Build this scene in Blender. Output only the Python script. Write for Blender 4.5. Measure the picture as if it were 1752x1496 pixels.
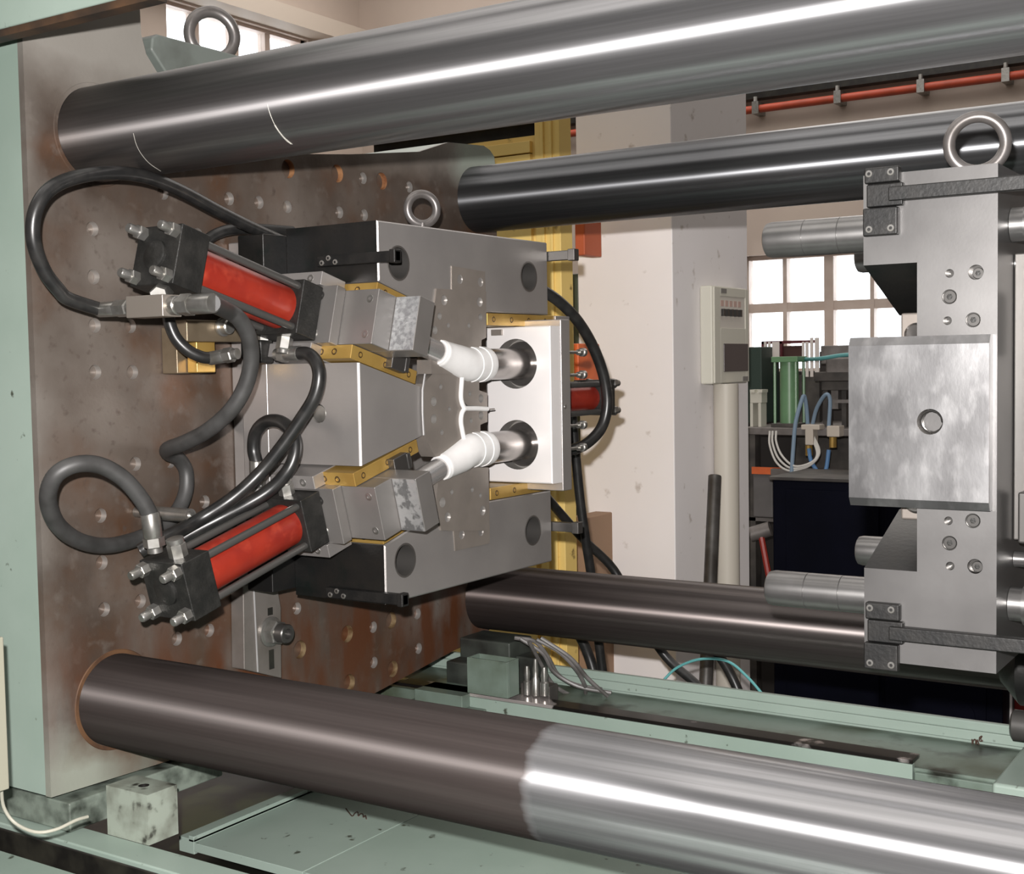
import bpy, bmesh, math, random
from mathutils import Vector, Matrix
from mathutils.geometry import tessellate_polygon
random.seed(7)
for o in list(bpy.data.objects):
    bpy.data.objects.remove(o, do_unlink=True)
scene = bpy.context.scene
COL = scene.collection

# ------------------------------------------------------------------ camera
FPX, YAW, PITCH, ROLL = 2207.5, 0.579497, 0.05573, -0.017356
CAM = Vector((1.58289, -1.79702, 0.073413))
_d = Vector((-math.sin(YAW) * math.cos(PITCH), math.cos(YAW) * math.cos(PITCH), -math.sin(PITCH)))
_r0 = Vector((math.cos(YAW), math.sin(YAW), 0.0))
_u0 = _r0.cross(_d)
CR = _r0 * math.cos(ROLL) + _u0 * math.sin(ROLL)
CU = -_r0 * math.sin(ROLL) + _u0 * math.cos(ROLL)
CD = _d
cam_data = bpy.data.cameras.new('camera')
cam_data.sensor_width = 36.0
cam_data.lens = FPX / 1752.0 * 36.0
cam_data.clip_start, cam_data.clip_end = 0.05, 100
cam = bpy.data.objects.new('camera', cam_data)
COL.objects.link(cam)
cam.matrix_world = Matrix(((CR.x, CU.x, -CD.x, CAM.x), (CR.y, CU.y, -CD.y, CAM.y), (CR.z, CU.z, -CD.z, CAM.z), (0, 0, 0, 1)))
scene.camera = cam

# ------------------------------------------------------------------ world, lights, exposure
scene.view_settings.view_transform = 'Standard'
scene.view_settings.look = 'None'
scene.view_settings.gamma = 1.0
scene.view_settings.use_curve_mapping = False
scene.view_settings.exposure = 0.0
scene.cycles.max_bounces = 7
scene.cycles.diffuse_bounces = 3
scene.cycles.glossy_bounces = 4
scene.cycles.transparent_max_bounces = 8
world = bpy.data.worlds.new('overcast_sky')
scene.world = world
world.use_nodes = True
world.node_tree.nodes['Background'].inputs[0].default_value = (0.93, 0.95, 1.0, 1)
world.node_tree.nodes['Background'].inputs[1].default_value = 4.0

def add_light(name, kind, loc, energy, direction, **kw):
    l = bpy.data.lights.new(name, kind)
    l.energy = energy
    for k, v in kw.items():
        setattr(l, k, v)
    o = bpy.data.objects.new(name, l)
    COL.objects.link(o)
    o.location = loc
    o.rotation_euler = Vector(direction).to_track_quat('-Z', 'Y').to_euler()
    return o
# the photographer's flash, just above and to the left of the lens
flash = add_light('camera_flash', 'SPOT', CAM + CU * 0.075 - CR * 0.03 - CD * 0.01, 350.0, CD, spot_size=math.radians(100), spot_blend=0.5, shadow_soft_size=0.012)
flash.data.color = (1.0, 0.965, 0.94)
# added unseen fill lamps under the ceiling to brighten the hall
for i, (lx, ly) in enumerate(((-3.5, 1.5), (-0.5, 1.5), (2.5, 1.5), (-3.5, -2.5), (-0.5, -2.5), (2.5, -2.5), (-5.5, 6.8), (-1.5, 5.5), (-2.5, 7.6), (1.5, 7.0))):
    add_light('ceiling_fill_light', 'AREA', (lx, ly, 4.55), 52.0 if ly < 0 else (40.0 if ly < 5 else 70.0), (0, 0, -1), shape='RECTANGLE', size=2.8, size_y=3.0, color=(1.0, 0.95, 0.90))

# ------------------------------------------------------------------ pixel rays onto real planes (photo measured in 1752 x 1496)
def ray(px, py):
    return CD + CR * ((px - 876.0) / FPX) - CU * ((py - 748.0) / FPX)
def at(px, py, X=None, Y=None, Z=None):
    v = ray(px, py)
    i, val = (0, X) if X is not None else ((1, Y) if Y is not None else (2, Z))
    return CAM + v * ((val - CAM[i]) / v[i])

# ------------------------------------------------------------------ materials
MATS = {}
NEAR = 0.78          # steel and paint of the machine
def mat(name, col, rough=0.5, metal=0.0, col2=None, nscale=6.0, lo=0.4, hi=0.65, detail=6.0, col3=None, n3scale=25.0, lo3=0.55, hi3=0.75,
        bump=0.0, bscale=120.0, rough2=None, stretch=None, coat=0.0, spec=None, aniso=0.0, axis=None, emit=None, estr=0.0, trans=0.0, sss=0.0):
    col, col2, col3 = [None if c is None else tuple(v * NEAR for v in c) for c in (col, col2, col3)]
    m = bpy.data.materials.new(name)
    m.use_nodes = True
    nt = m.node_tree
    b = nt.nodes['Principled BSDF']
    b.inputs['Base Color'].default_value = (*col, 1)
    b.inputs['Roughness'].default_value = rough
    b.inputs['Metallic'].default_value = metal
    if spec is not None: b.inputs['Specular IOR Level'].default_value = spec
    if coat: b.inputs['Coat Weight'].default_value = coat
    if trans: b.inputs['Transmission Weight'].default_value = trans
    if sss:
        b.inputs['Subsurface Weight'].default_value = sss
        b.inputs['Subsurface Radius'].default_value = (0.006, 0.006, 0.006)
    if emit:
        b.inputs['Emission Color'].default_value = (*emit, 1)
        b.inputs['Emission Strength'].default_value = estr
    tc = nt.nodes.new('ShaderNodeTexCoord')
    vec = tc.outputs['Object']
    if stretch:
        mp = nt.nodes.new('ShaderNodeMapping')
        mp.inputs['Scale'].default_value = stretch
        nt.links.new(vec, mp.inputs['Vector'])
        vec = mp.outputs['Vector']
    def noise(scale, lo, hi, det=detail):
        n = nt.nodes.new('ShaderNodeTexNoise')
        n.inputs['Scale'].default_value = scale
        n.inputs['Detail'].default_value = det
        nt.links.new(vec, n.inputs['Vector'])
        r = nt.nodes.new('ShaderNodeMapRange')
        r.inputs[1].default_value, r.inputs[2].default_value = lo, hi
        nt.links.new(n.outputs['Fac'], r.inputs[0])
        return r.outputs[0]
    def mix(fac, a, bcol):
        x = nt.nodes.new('ShaderNodeMix'); x.data_type = 'RGBA'
        nt.links.new(fac, x.inputs[0])
        if isinstance(a, tuple): x.inputs[6].default_value = (*a, 1)
        else: nt.links.new(a, x.inputs[6])
        x.inputs[7].default_value = (*bcol, 1)
        return x.outputs[2]
    out = col
    if col2:
        f = noise(nscale, lo, hi)
        out = mix(f, out, col2)
        if rough2 is not None:
            mr = nt.nodes.new('ShaderNodeMapRange')
            mr.inputs[3].default_value, mr.inputs[4].default_value = rough, rough2
            nt.links.new(f, mr.inputs[0]); nt.links.new(mr.outputs[0], b.inputs['Roughness'])
    if col3:
        out = mix(noise(n3scale, lo3, hi3), out, col3)
    if not isinstance(out, tuple):
        nt.links.new(out, b.inputs['Base Color'])
    if bump:
        n = nt.nodes.new('ShaderNodeTexNoise'); n.inputs['Scale'].default_value = bscale; n.inputs['Detail'].default_value = 4
        nt.links.new(vec, n.inputs['Vector'])
        bp = nt.nodes.new('ShaderNodeBump'); bp.inputs['Strength'].default_value = bump; bp.inputs['Distance'].default_value = 0.002
        nt.links.new(n.outputs['Fac'], bp.inputs['Height']); nt.links.new(bp.outputs['Normal'], b.inputs['Normal'])
    if aniso:
        b.inputs['Anisotropic'].default_value = aniso
        tg = nt.nodes.new('ShaderNodeTangent'); tg.direction_type = 'RADIAL'; tg.axis = axis or 'X'
        nt.links.new(tg.outputs[0], b.inputs['Tangent'])
    m['nt'] = name
    MATS[name] = m
    return m

STEEL = mat('ground_steel', (0.47, 0.445, 0.43), 0.40, 0.65, (0.39, 0.37, 0.36), 7, lo=0.35, hi=0.7, rough2=0.34, bump=0.05, bscale=260)
STEEL_B = mat('scuffed_bright_steel', (0.62, 0.61, 0.61), 0.36, 0.6, (0.48, 0.475, 0.48), 9, lo=0.40, hi=0.64, col3=(0.74, 0.73, 0.73), n3scale=30, lo3=0.56, hi3=0.78, rough2=0.45, bump=0.06, bscale=200)
STEEL_D = mat('dark_steel', (0.012, 0.012, 0.012), 0.36, 0.3, (0.02, 0.018, 0.016), 14, col3=(0.006, 0.010, 0.009), bump=0.1, bscale=160)
STEEL_G = mat('satin_core_steel', (0.33, 0.292, 0.26), 0.42, 0.5, (0.285, 0.252, 0.225), 20, bump=0.03, bscale=300)
CHROME = mat('polished_chrome', (0.62, 0.61, 0.61), 0.12, 1.0, aniso=0.6, axis='Y')
CORE = mat('turned_core_steel', (0.52, 0.49, 0.47), 0.20, 0.92, (0.42, 0.395, 0.38), 30, aniso=0.6, axis='Y')
STEEL_R = mat('ground_tool_steel', (0.215, 0.21, 0.207), 0.44, 0.85, (0.175, 0.17, 0.168), 6, lo=0.35, hi=0.7, rough2=0.36, bump=0.015, bscale=300)
STEEL_RB = mat('scuffed_tool_steel', (0.33, 0.328, 0.332), 0.40, 0.9, (0.25, 0.247, 0.251), 13, lo=0.34, hi=0.66, col3=(0.50, 0.495, 0.50), n3scale=34, lo3=0.50, hi3=0.85, rough2=0.34, bump=0.03, bscale=180, stretch=(1.6, 1, 0.8))
REARB = mat('glare_white_steel', (0.92, 0.885, 0.875), 0.40, 0.22, (0.87, 0.84, 0.83), 8)  # flash glare put into the near-white base colour
STEEL_S = mat('slide_steel', (0.36, 0.34, 0.325), 0.38, 0.65, (0.29, 0.275, 0.262), 9, lo=0.35, hi=0.7, rough2=0.32, bump=0.03, bscale=260)
PINST = mat('guide_pin_steel', (0.25, 0.245, 0.24), 0.36, 0.85, (0.30, 0.295, 0.29), 25, aniso=0.5, axis='X')
BRASS = mat('brass', (0.56, 0.36, 0.10), 0.36, 0.55, (0.47, 0.29, 0.075), 22, bump=0.04, bscale=200)
BLACK = mat('black_cast_iron', (0.013, 0.013, 0.012), 0.5, 0.2, (0.026, 0.025, 0.023), 40, bump=0.4, bscale=220)
BLACKROD = mat('black_oxide_rod', (0.075, 0.072, 0.068), 0.45, 0.3)
BLACKLATCH = mat('black_latch_steel', (0.006, 0.006, 0.006), 0.5, 0.1, (0.014, 0.013, 0.012), 40, bump=0.2, bscale=200)
BORE = mat('dark_bore', (0.13, 0.125, 0.12), 0.3, 0.85)
RED = mat('red_paint', (0.30, 0.024, 0.011), 0.42, 0.0, (0.23, 0.016, 0.009), 18, col3=(0.40, 0.05, 0.025), n3scale=30)
RUBBER = mat('black_rubber', (0.014, 0.014, 0.014), 0.34, 0.0, (0.026, 0.025, 0.024), 50)
RUBBERG = mat('grey_dusty_rubber', (0.055, 0.054, 0.053), 0.5, 0.0, (0.035, 0.034, 0.033), 30)
ZINC = mat('zinc_plated_steel', (0.46, 0.45, 0.43), 0.32, 0.85, (0.36, 0.35, 0.32), 60)
SCREW = mat('dark_screw_steel', (0.14, 0.135, 0.13), 0.35, 0.8)
HOLE = mat('bored_hole_steel', (0.56, 0.535, 0.51), 0.34, 0.7)
RUSTH = mat('rusty_bore', (0.40, 0.20, 0.09), 0.7, 0.2, (0.22, 0.08, 0.03), 60)
PLAST = mat('white_nylon', (0.80, 0.785, 0.775), 0.4, 0.0, (0.86, 0.85, 0.84), 30)
PAINT = mat('pale_green_paint', (0.33, 0.41, 0.36), 0.38, 0.0, (0.28, 0.36, 0.31), 4, col3=(0.07, 0.08, 0.06), n3scale=42, lo3=0.68, hi3=0.74, bump=0.05, bscale=90)
PAINTD = mat('oily_green_paint', (0.17, 0.22, 0.185), 0.32, 0.0, (0.07, 0.085, 0.055), 6, lo=0.42, hi=0.62, col3=(0.02, 0.022, 0.016), n3scale=9, lo3=0.56, hi3=0.66, bump=0.08, bscale=70)
GRIME = mat('black_grease', (0.012, 0.011, 0.010), 0.3, 0.0, (0.03, 0.028, 0.022), 20)
DARKIRON = mat('dark_oily_iron', (0.035, 0.028, 0.025), 0.4, 0.3, (0.06, 0.045, 0.038), 20)

# ------------------------------------------------------------------ mesh builder (world coordinates)
class MB:
    def __init__(s):
        s.v, s.f, s.m, s.cm = [], [], [], 0
    def add(s, verts, faces):
        n = len(s.v)
        s.v += [Vector(p) for p in verts]
        for f in faces:
            s.f.append([i + n for i in f]); s.m.append(s.cm)
        return s
    def box(s, x0, x1, y0, y1, z0, z1):
        return s.add([(x0, y0, z0), (x1, y0, z0), (x1, y1, z0), (x0, y1, z0), (x0, y0, z1), (x1, y0, z1), (x1, y1, z1), (x0, y1, z1)],
                     [(0, 3, 2, 1), (4, 5, 6, 7), (0, 1, 5, 4), (1, 2, 6, 5), (2, 3, 7, 6), (3, 0, 4, 7)])
    def obox(s, c, ax, ay, az, a0, a1, b0, b1, c0, c1):
        c = Vector(c)
        P = lambda a, b, d: c + ax * a + ay * b + az * d
        return s.add([P(a0, b0, c0), P(a1, b0, c0), P(a1, b1, c0), P(a0, b1, c0), P(a0, b0, c1), P(a1, b0, c1), P(a1, b1, c1), P(a0, b1, c1)],
                     [(0, 3, 2, 1), (4, 5, 6, 7), (0, 1, 5, 4), (1, 2, 6, 5), (2, 3, 7, 6), (3, 0, 4, 7)])
    def cyl(s, p0, p1, r, seg=24, r1=None, cap=True):
        p0, p1 = Vector(p0), Vector(p1)
        return s.lathe(p0, (p1 - p0).normalized(), [(0, r), ((p1 - p0).length, r if r1 is None else r1)], seg, cap)
    def lathe(s, o, ax, prof, seg=24, cap=True):
        o, ax = Vector(o), Vector(ax).normalized()
        u = ax.orthogonal().normalized(); w = ax.cross(u)
        vs = []
        for (h, r) in prof:
            for k in range(seg):
                t = 2 * math.pi * k / seg
                vs.append(o + ax * h + (u * math.cos(t) + w * math.sin(t)) * r)
        fs = []
        for i in range(len(prof) - 1):
            for k in range(seg):
                a, b = i * seg + k, i * seg + (k + 1) % seg
                fs.append((a, b, b + seg, a + seg))
        if cap:
            fs.append(tuple(range(seg))[::-1])
            fs.append(tuple((len(prof) - 1) * seg + k for k in range(seg)))
        return s.add(vs, fs)
    def prism(s, poly, o, u, v, w, t0, t1):
        o = Vector(o); n = len(poly)
        vs = [o + u * a + v * b + w * t0 for a, b in poly] + [o + u * a + v * b + w * t1 for a, b in poly]
        fs = [tuple(range(n))[::-1], tuple(range(n, 2 * n))] + [(i, (i + 1) % n, (i + 1) % n + n, i + n) for i in range(n)]
        return s.add(vs, fs)
    def plate(s, poly, holes, o, u, v, w, t, seg=20, hole_mat=None, sides=True, cham=0.0):
        """solid plate: front face at w=0, back at -t, blind round holes (cu, cv, r, depth[, mat])"""
        o = Vector(o)
        full = poly
        if cham:
            n = len(poly); A = sum(poly[i][0] * poly[(i + 1) % n][1] - poly[(i + 1) % n][0] * poly[i][1] for i in range(n)); sgn = 1 if A > 0 else -1
            ins = []
            for i in range(n):
                p, q, r = Vector(poly[i - 1]), Vector(poly[i]), Vector(poly[(i + 1) % n])
                d1, d2 = (q - p).normalized(), (r - q).normalized()
                n1, n2 = Vector((-d1.y, d1.x)) * sgn, Vector((-d2.y, d2.x)) * sgn
                b = (n1 + n2); b = b / max(b.dot(n1), 0.2)
                ins.append(tuple(q + b * cham))
            poly = ins
        loops = [[Vector((a, b, 0)) for a, b in poly]]
        for h in holes:
            loops.append([Vector((h[0] + h[2] * math.cos(2 * math.pi * k / seg), h[1] + h[2] * math.sin(2 * math.pi * k / seg), 0)) for k in range(seg)])
        flat = [p for l in loops for p in l]
        tris = tessellate_polygon(loops)
        vs = [o + u * p.x + v * p.y for p in flat]
        base = s.cm
        s.add(vs, [tuple(t_) for t_ in tris])
        n0 = len(s.v) - len(vs)
        k0 = len(poly)
        for h in holes:
            dep = h[3]
            m = h[4] if len(h) > 4 else (hole_mat if hole_mat is not None else base)
            b0 = len(s.v)
            s.v += [o + u * flat[k0 + k].x + v * flat[k0 + k].y - w * dep for k in range(seg)]
            for k in range(seg):
                s.f.append([n0 + k0 + k, n0 + k0 + (k + 1) % seg, b0 + (k + 1) % seg, b0 + k]); s.m.append(m)
            s.f.append([b0 + k for k in range(seg)]); s.m.append(m)
            k0 += seg
        if sides:
            n = len(poly)
            if cham:
                c0 = len(s.v)
                s.v += [o + u * a + v * b - w * cham for a, b in full]
                for k in range(n):
                    s.f.append([n0 + k, n0 + (k + 1) % n, c0 + (k + 1) % n, c0 + k]); s.m.append(base)
                n0 = c0
            b0 = len(s.v)
            s.v += [o + u * a + v * b - w * t for a, b in full]
            for k in range(n):
                s.f.append([n0 + k, n0 + (k + 1) % n, b0 + (k + 1) % n, b0 + k]); s.m.append(base)
            s.f.append([b0 + k for k in range(n)]); s.m.append(base)
        return s
    def tube(s, pts, r, seg=12, cap=True, radii=None):
        pts = [Vector(p) for p in pts]
        n = len(pts)
        t0 = (pts[1] - pts[0]).normalized()
        u = t0.orthogonal().normalized()
        vs, fs = [], []
        for i in range(n):
            t = (pts[min(i + 1, n - 1)] - pts[max(i - 1, 0)]).normalized()
            u = (u - t * u.dot(t)).normalized()
            w = t.cross(u)
            rr = radii[i] if radii else r
            for k in range(seg):
                a = 2 * math.pi * k / seg
                vs.append(pts[i] + (u * math.cos(a) + w * math.sin(a)) * rr)
        for i in range(n - 1):
            for k in range(seg):
                a, b = i * seg + k, i * seg + (k + 1) % seg
                fs.append((a, b, b + seg, a + seg))
        if cap:
            fs.append(tuple(range(seg))[::-1]); fs.append(tuple((n - 1) * seg + k for k in range(seg)))
        return s.add(vs, fs)
    def torus(s, c, ax, R, r, n=36, m=12, a0=0.0, a1=2 * math.pi, up=None):
        c, ax = Vector(c), Vector(ax).normalized()
        u = ax.orthogonal().normalized() if up is None else Vector(up).normalized(); w = ax.cross(u)
        vs, fs = [], []
        for i in range(n):
            t = 2 * math.pi * i / n
            d = u * math.cos(t) + w * math.sin(t)
            for k in range(m):
                a = 2 * math.pi * k / m
                vs.append(c + d * (R + r * math.cos(a)) + ax * (r * math.sin(a)))
        for i in range(n):
            for k in range(m):
                fs.append((i * m + k, i * m + (k + 1) % m, ((i + 1) % n) * m + (k + 1) % m, ((i + 1) % n) * m + k))
        return s.add(vs, fs)

def smooth(pts, per=8):
    P = [Vector(p) for p in pts]
    P = [P[0] * 2 - P[1]] + P + [P[-1] * 2 - P[-2]]
    out = []
    for i in range(1, len(P) - 2):
        a, b, c, d = P[i - 1], P[i], P[i + 1], P[i + 2]
        for k in range(per):
            t = k / per
            out.append(0.5 * ((2 * b) + (c - a) * t + (2 * a - 5 * b + 4 * c - d) * t * t + (3 * b - a - 3 * c + d) * t ** 3))
    out.append(P[-2])
    return out

def mesh_of(name, mb, mats, origin, sharp=35):
    me = bpy.data.meshes.new(name)
    o = Vector(origin)
    me.from_pydata([p - o for p in mb.v], [], mb.f)
    for m in (mats if isinstance(mats, (list, tuple)) else [mats]):
        me.materials.append(m)
    me.polygons.foreach_set('material_index', mb.m)
    bm = bmesh.new(); bm.from_mesh(me)
    bmesh.ops.recalc_face_normals(bm, faces=bm.faces)
    bm.to_mesh(me); bm.free()
    me.polygons.foreach_set('use_smooth', [True] * len(me.polygons))
    me.set_sharp_from_angle(angle=math.radians(sharp))
    me.update()
    return me
def bevel(o, w, seg=2):
    if w:
        b = o.modifiers.new('edge_round', 'BEVEL'); b.width = w; b.segments = seg; b.limit_method = 'ANGLE'; b.angle_limit = math.radians(40); b.use_clamp_overlap = True; b.harden_normals = True
    return o
def tag(o, label=None, cat=None, group=None, kind=None):
    if label: o['label'] = label
    if cat: o['category'] = cat
    if group: o['group'] = group
    if kind: o['kind'] = kind
    return o
class Thing:
    def __init__(s, name, label, cat, origin, group=None, kind=None):
        s.o = bpy.data.objects.new(name, None); COL.objects.link(s.o)
        s.o.empty_display_size = 0.05
        s.org = Vector(origin); s.o.location = s.org
        tag(s.o, label, cat, group, kind)
    def part(s, name, mb, mats, parent=None, bev=0.0, label=None, sharp=35, kind=None):
        o = bpy.data.objects.new(name, mesh_of(name, mb, mats, s.org, sharp)); COL.objects.link(o)
        o.parent = parent or s.o
        tag(o, label, kind=kind)
        return bevel(o, bev)
    def inst(s, name, me, loc, axis, parent=None, roll=0.0):
        o = bpy.data.objects.new(name, me); COL.objects.link(o)
        o.parent = parent or s.o
        q = Vector(axis).to_track_quat('Z', 'Y')
        o.rotation_mode = 'QUATERNION'; o.rotation_quaternion = q
        o.location = Vector(loc) - s.org
        return o
def single(name, mb, mats, label, cat, origin, group=None, kind=None, bev=0.0, sharp=35):
    o = bpy.data.objects.new(name, mesh_of(name, mb, mats, origin, sharp)); COL.objects.link(o)
    o.location = origin
    tag(o, label, cat, group, kind)
    return bevel(o, bev)
def structure(name, mb, mats, parent=None, bev=0.0, label=None):
    o = bpy.data.objects.new(name, mesh_of(name, mb, mats, (0, 0, 0))); COL.objects.link(o)
    if parent: o.parent = parent
    else: o['kind'] = 'structure'
    if label: o['label'] = label
    return bevel(o, bev)
XA, YA, ZA = Vector((1, 0, 0)), Vector((0, 1, 0)), Vector((0, 0, 1))

def screw_mesh(name, r, h, mats, hexr=0.5, depth=0.6):
    """socket head cap screw, axis +Z, head top at z=0, going down to -h"""
    mb = MB()
    seg = 24
    ring = lambda rr, z, n=seg: [(rr * math.cos(2 * math.pi * k / n), rr * math.sin(2 * math.pi * k / n), z) for k in range(n)]
    outer = [Vector((a, b, 0)) for a, b, c in ring(r * 0.92, 0)]
    hexa = [Vector((a, b, 0)) for a, b, c in ring(r * hexr, 0, 6)]
    tris = tessellate_polygon([outer, hexa])
    mb.add(list(outer) + list(hexa), [tuple(t) for t in tris])
    mb.v += [Vector(p) for p in ring(r, -r * 0.12)]; b1 = seg + 6
    for k in range(seg): mb.f.append([k, (k + 1) % seg, b1 + (k + 1) % seg, b1 + k]); mb.m.append(0)
    mb.v += [Vector(p) for p in ring(r, -h)]; b2 = b1 + seg
    for k in range(seg): mb.f.append([b1 + k, b1 + (k + 1) % seg, b2 + (k + 1) % seg, b2 + k]); mb.m.append(0)
    mb.f.append([b2 + k for k in range(seg)]); mb.m.append(0)
    b3 = b2 + seg
    mb.v += [Vector((r * hexr * math.cos(math.pi / 3 * k), r * hexr * math.sin(math.pi / 3 * k), -h * depth)) for k in range(6)]
    for k in range(6): mb.f.append([seg + k, seg + (k + 1) % 6, b3 + (k + 1) % 6, b3 + k]); mb.m.append(1)
    mb.f.append([b3 + k for k in range(6)]); mb.m.append(1)
    return mesh_of(name, mb, mats, (0, 0, 0), 30)
SCR9 = screw_mesh('socket_screw', 0.0090, 0.009, [ZINC, SCREW])
SCR7 = screw_mesh('socket_screw', 0.0065, 0.006, [ZINC, SCREW])
SCR5 = screw_mesh('socket_screw', 0.0045, 0.004, [ZINC, SCREW])
SCRD = screw_mesh('socket_screw', 0.0080, 0.008, [SCREW, BLACK])
SCRB = screw_mesh('socket_screw', 0.0054, 0.003, [mat('tarnished_brass', (0.10, 0.06, 0.025), 0.45, 0.5), BRASS], 0.62)
NEAR = 1.0
# ================================================================== THE HALL
FLOOR_Z, CEIL_Z = -1.45, 5.0
WY, WX = 9.0, at(615, 40, Y=9.0).x
CONC = mat('oily_concrete', (0.10, 0.095, 0.085), 0.6, 0.0, (0.05, 0.047, 0.042), 1.5, col3=(0.14, 0.13, 0.12), n3scale=9)
WALL = mat('beige_wall_paint', (0.58, 0.49, 0.42), 0.75, 0.0, (0.54, 0.45, 0.39), 1.2)
WALLW = mat('white_column_paint', (0.87, 0.83, 0.83), 0.7, 0.0, (0.83, 0.79, 0.78), 2.5, col3=(0.50, 0.44, 0.40), n3scale=22, lo3=0.66, hi3=0.78)
NEUT = mat('grey_wall_paint', (0.34, 0.34, 0.34), 0.8)
TRIM = mat('cream_trim_paint', (0.62, 0.54, 0.46), 0.6, 0.0)
FRAME = mat('window_frame_paint', (0.62, 0.52, 0.46), 0.5, 0.0, (0.55, 0.44, 0.38), 6)
glass = bpy.data.materials.new('window_glass'); glass.use_nodes = True
_nt = glass.node_tree; _nt.nodes.clear()
_o = _nt.nodes.new('ShaderNodeOutputMaterial'); _mx = _nt.nodes.new('ShaderNodeMixShader'); _t = _nt.nodes.new('ShaderNodeBsdfTransparent'); _g = _nt.nodes.new('ShaderNodeBsdfGlossy')
_g.inputs['Roughness'].default_value = 0.05; _mx.inputs[0].default_value = 0.07; _t.inputs[0].default_value = (0.95, 0.97, 0.97, 1)
_nt.links.new(_t.outputs[0], _mx.inputs[1]); _nt.links.new(_g.outputs[0], _mx.inputs[2]); _nt.links.new(_mx.outputs[0], _o.inputs[0])

structure('floor', MB().box(WX - .3, 9, -7, WY + .3, FLOOR_Z - .2, FLOOR_Z), CONC)
structure('ceiling', MB().box(WX - .3, 9, -7, WY + .3, CEIL_Z, CEIL_Z + .2), mat('ceiling_paint', (0.42, 0.42, 0.42), 0.8))
structure('wall_front', MB().box(WX - .3, 9, -7.2, -7, FLOOR_Z, CEIL_Z), NEUT)
structure('wall_right', MB().box(9, 9.2, -7, WY, FLOOR_Z, CEIL_Z), WALL)
# back wall with the window bay
wx0, wx1 = at(1150, 520, Y=WY).x, at(1790, 520, Y=WY).x
wz0, wz1 = at(1400, 640, Y=WY).z, at(1340, 434, Y=WY).z
mb = MB()
mb.box(WX - .3, wx0, WY, WY + .25, FLOOR_Z, CEIL_Z).box(wx1, 9.2, WY, WY + .25, FLOOR_Z, CEIL_Z)
mb.box(wx0, wx1, WY, WY + .25, FLOOR_Z, wz0).box(wx0, wx1, WY, WY + .25, wz1, CEIL_Z)
structure('wall_back', mb, WALL)
w1 = structure('window_1', MB().box(wx0, wx1, WY + .08, WY + .16, wz0, wz0 + .05).box(wx0, wx1, WY + .08, WY + .16, wz1 - .04, wz1).box(wx0, wx0 + .06, WY + .08, WY + .16, wz0, wz1).box(wx1 - .06, wx1, WY + .08, WY + .16, wz0, wz1), FRAME)
tz0, tz1 = at(1400, 531, Y=WY).z, at(1400, 515, Y=WY).z
structure('transom', MB().box(wx0, wx1, WY + .075, WY + .165, tz0, tz1), FRAME, w1)
mull = []
for a, b in ((1262, 1276), (1334, 1341), (1405, 1421), (1484, 1491), (1553, 1570), (1636, 1643), (1708, 1724)):
    x0, x1 = at(a, 480, Y=WY).x, at(b, 480, Y=WY).x
    mull.append((x0, x1))
    structure('mullion', MB().box(x0, x1, WY + .07, WY + .17, wz0 + .05, wz1 - .04), FRAME, w1)
edges = [wx0 + .06] + [v for p in mull for v in p] + [wx1 - .06]
for k in range(0, len(edges), 2):
    for z0, z1 in ((wz0 + .05, tz0), (tz1, wz1 - .04)):
        structure('pane', MB().box(edges[k], edges[k + 1], WY + .115, WY + .121, z0, z1), glass, w1)
# left end wall with the window band behind the ring bolt
vy0, vy1 = at(285, 40, X=WX).y, at(528, 75, X=WX).y
vz0, vz1 = at(300, 81, X=WX).z, at(420, 37, X=WX).z
mb = MB()
mb.box(WX - .25, WX, -7, vy0, FLOOR_Z, CEIL_Z).box(WX - .25, WX, vy1, WY, FLOOR_Z, CEIL_Z)
mb.box(WX - .25, WX, vy0, vy1, FLOOR_Z, vz0).box(WX - .25, WX, vy0, vy1, vz1, CEIL_Z)
structure('wall_left', mb, WALL)
w2 = structure('window_2', MB().box(WX - .18, WX - .06, vy0, vy1, vz0, vz0 + .04).box(WX - .18, WX - .06, vy0, vy1, vz1 - .03, vz1).box(WX - .18, WX - .06, vy0, vy0 + .05, vz0, vz1).box(WX - .18, WX - .06, vy1 - .05, vy1, vz0, vz1), FRAME)
ys = [vy0 + .05]
for a in (345, 412, 466):
    yy = at(a, 50, X=WX).y
    structure('mullion', MB().box(WX - .17, WX - .07, yy - .035, yy + .035, vz0 + .04, vz1 - .03), FRAME, w2)
    ys += [yy - .035, yy + .035]
ys.append(vy1 - .05)
for k in range(0, len(ys), 2):
    structure('pane', MB().box(WX - .123, WX - .117, ys[k], ys[k + 1], vz0 + .04, vz1 - .03), glass, w2)
zt = at(480, 32, X=WX).z
structure('trim_1', MB().box(WX, WX + .25, 2.0, WY, vz1 + .02, zt + .06), TRIM)
# rail of red pipe and dark cable tray on the back wall
ya = WY - .12
REDP = mat('red_oxide_pipe', (0.42, 0.06, 0.025), 0.5, 0.0, (0.32, 0.05, 0.02), 8)
pa, pb = at(1200, 199, Y=ya), at(1752, 136, Y=ya)
zc = (at(1500, 160, Y=ya).z)
t = Thing('pipe_run', 'long red pipe clipped along the beige back wall above the window', 'pipe', (0, ya, zc))
t.part('pipe', MB().cyl((WX + .5, ya, zc), (3.0, ya, zc), 0.034, 16), REDP)
for px in (950, 1295, 1435, 1577, 1722):
    c = at(px, 165, Y=ya); 
    t.part('pipe_clip', MB().box(c.x - .03, c.x + .03, ya - .045, WY - .002, zc - .045, zc + .06).cyl((c.x, ya - .03, zc + .06), (c.x, ya - .03, zc + .10), .018, 10), ZINC)
zk = at(1500, 133, Y=ya).z
single('cable_tray', MB().box(WX + .5, 3.0, WY - .12, WY - .002, zk - .035, zk + .04), GRIME, 'thin black cable tray running above the red pipe on the wall', 'cable tray', (0, WY, zk))

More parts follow.
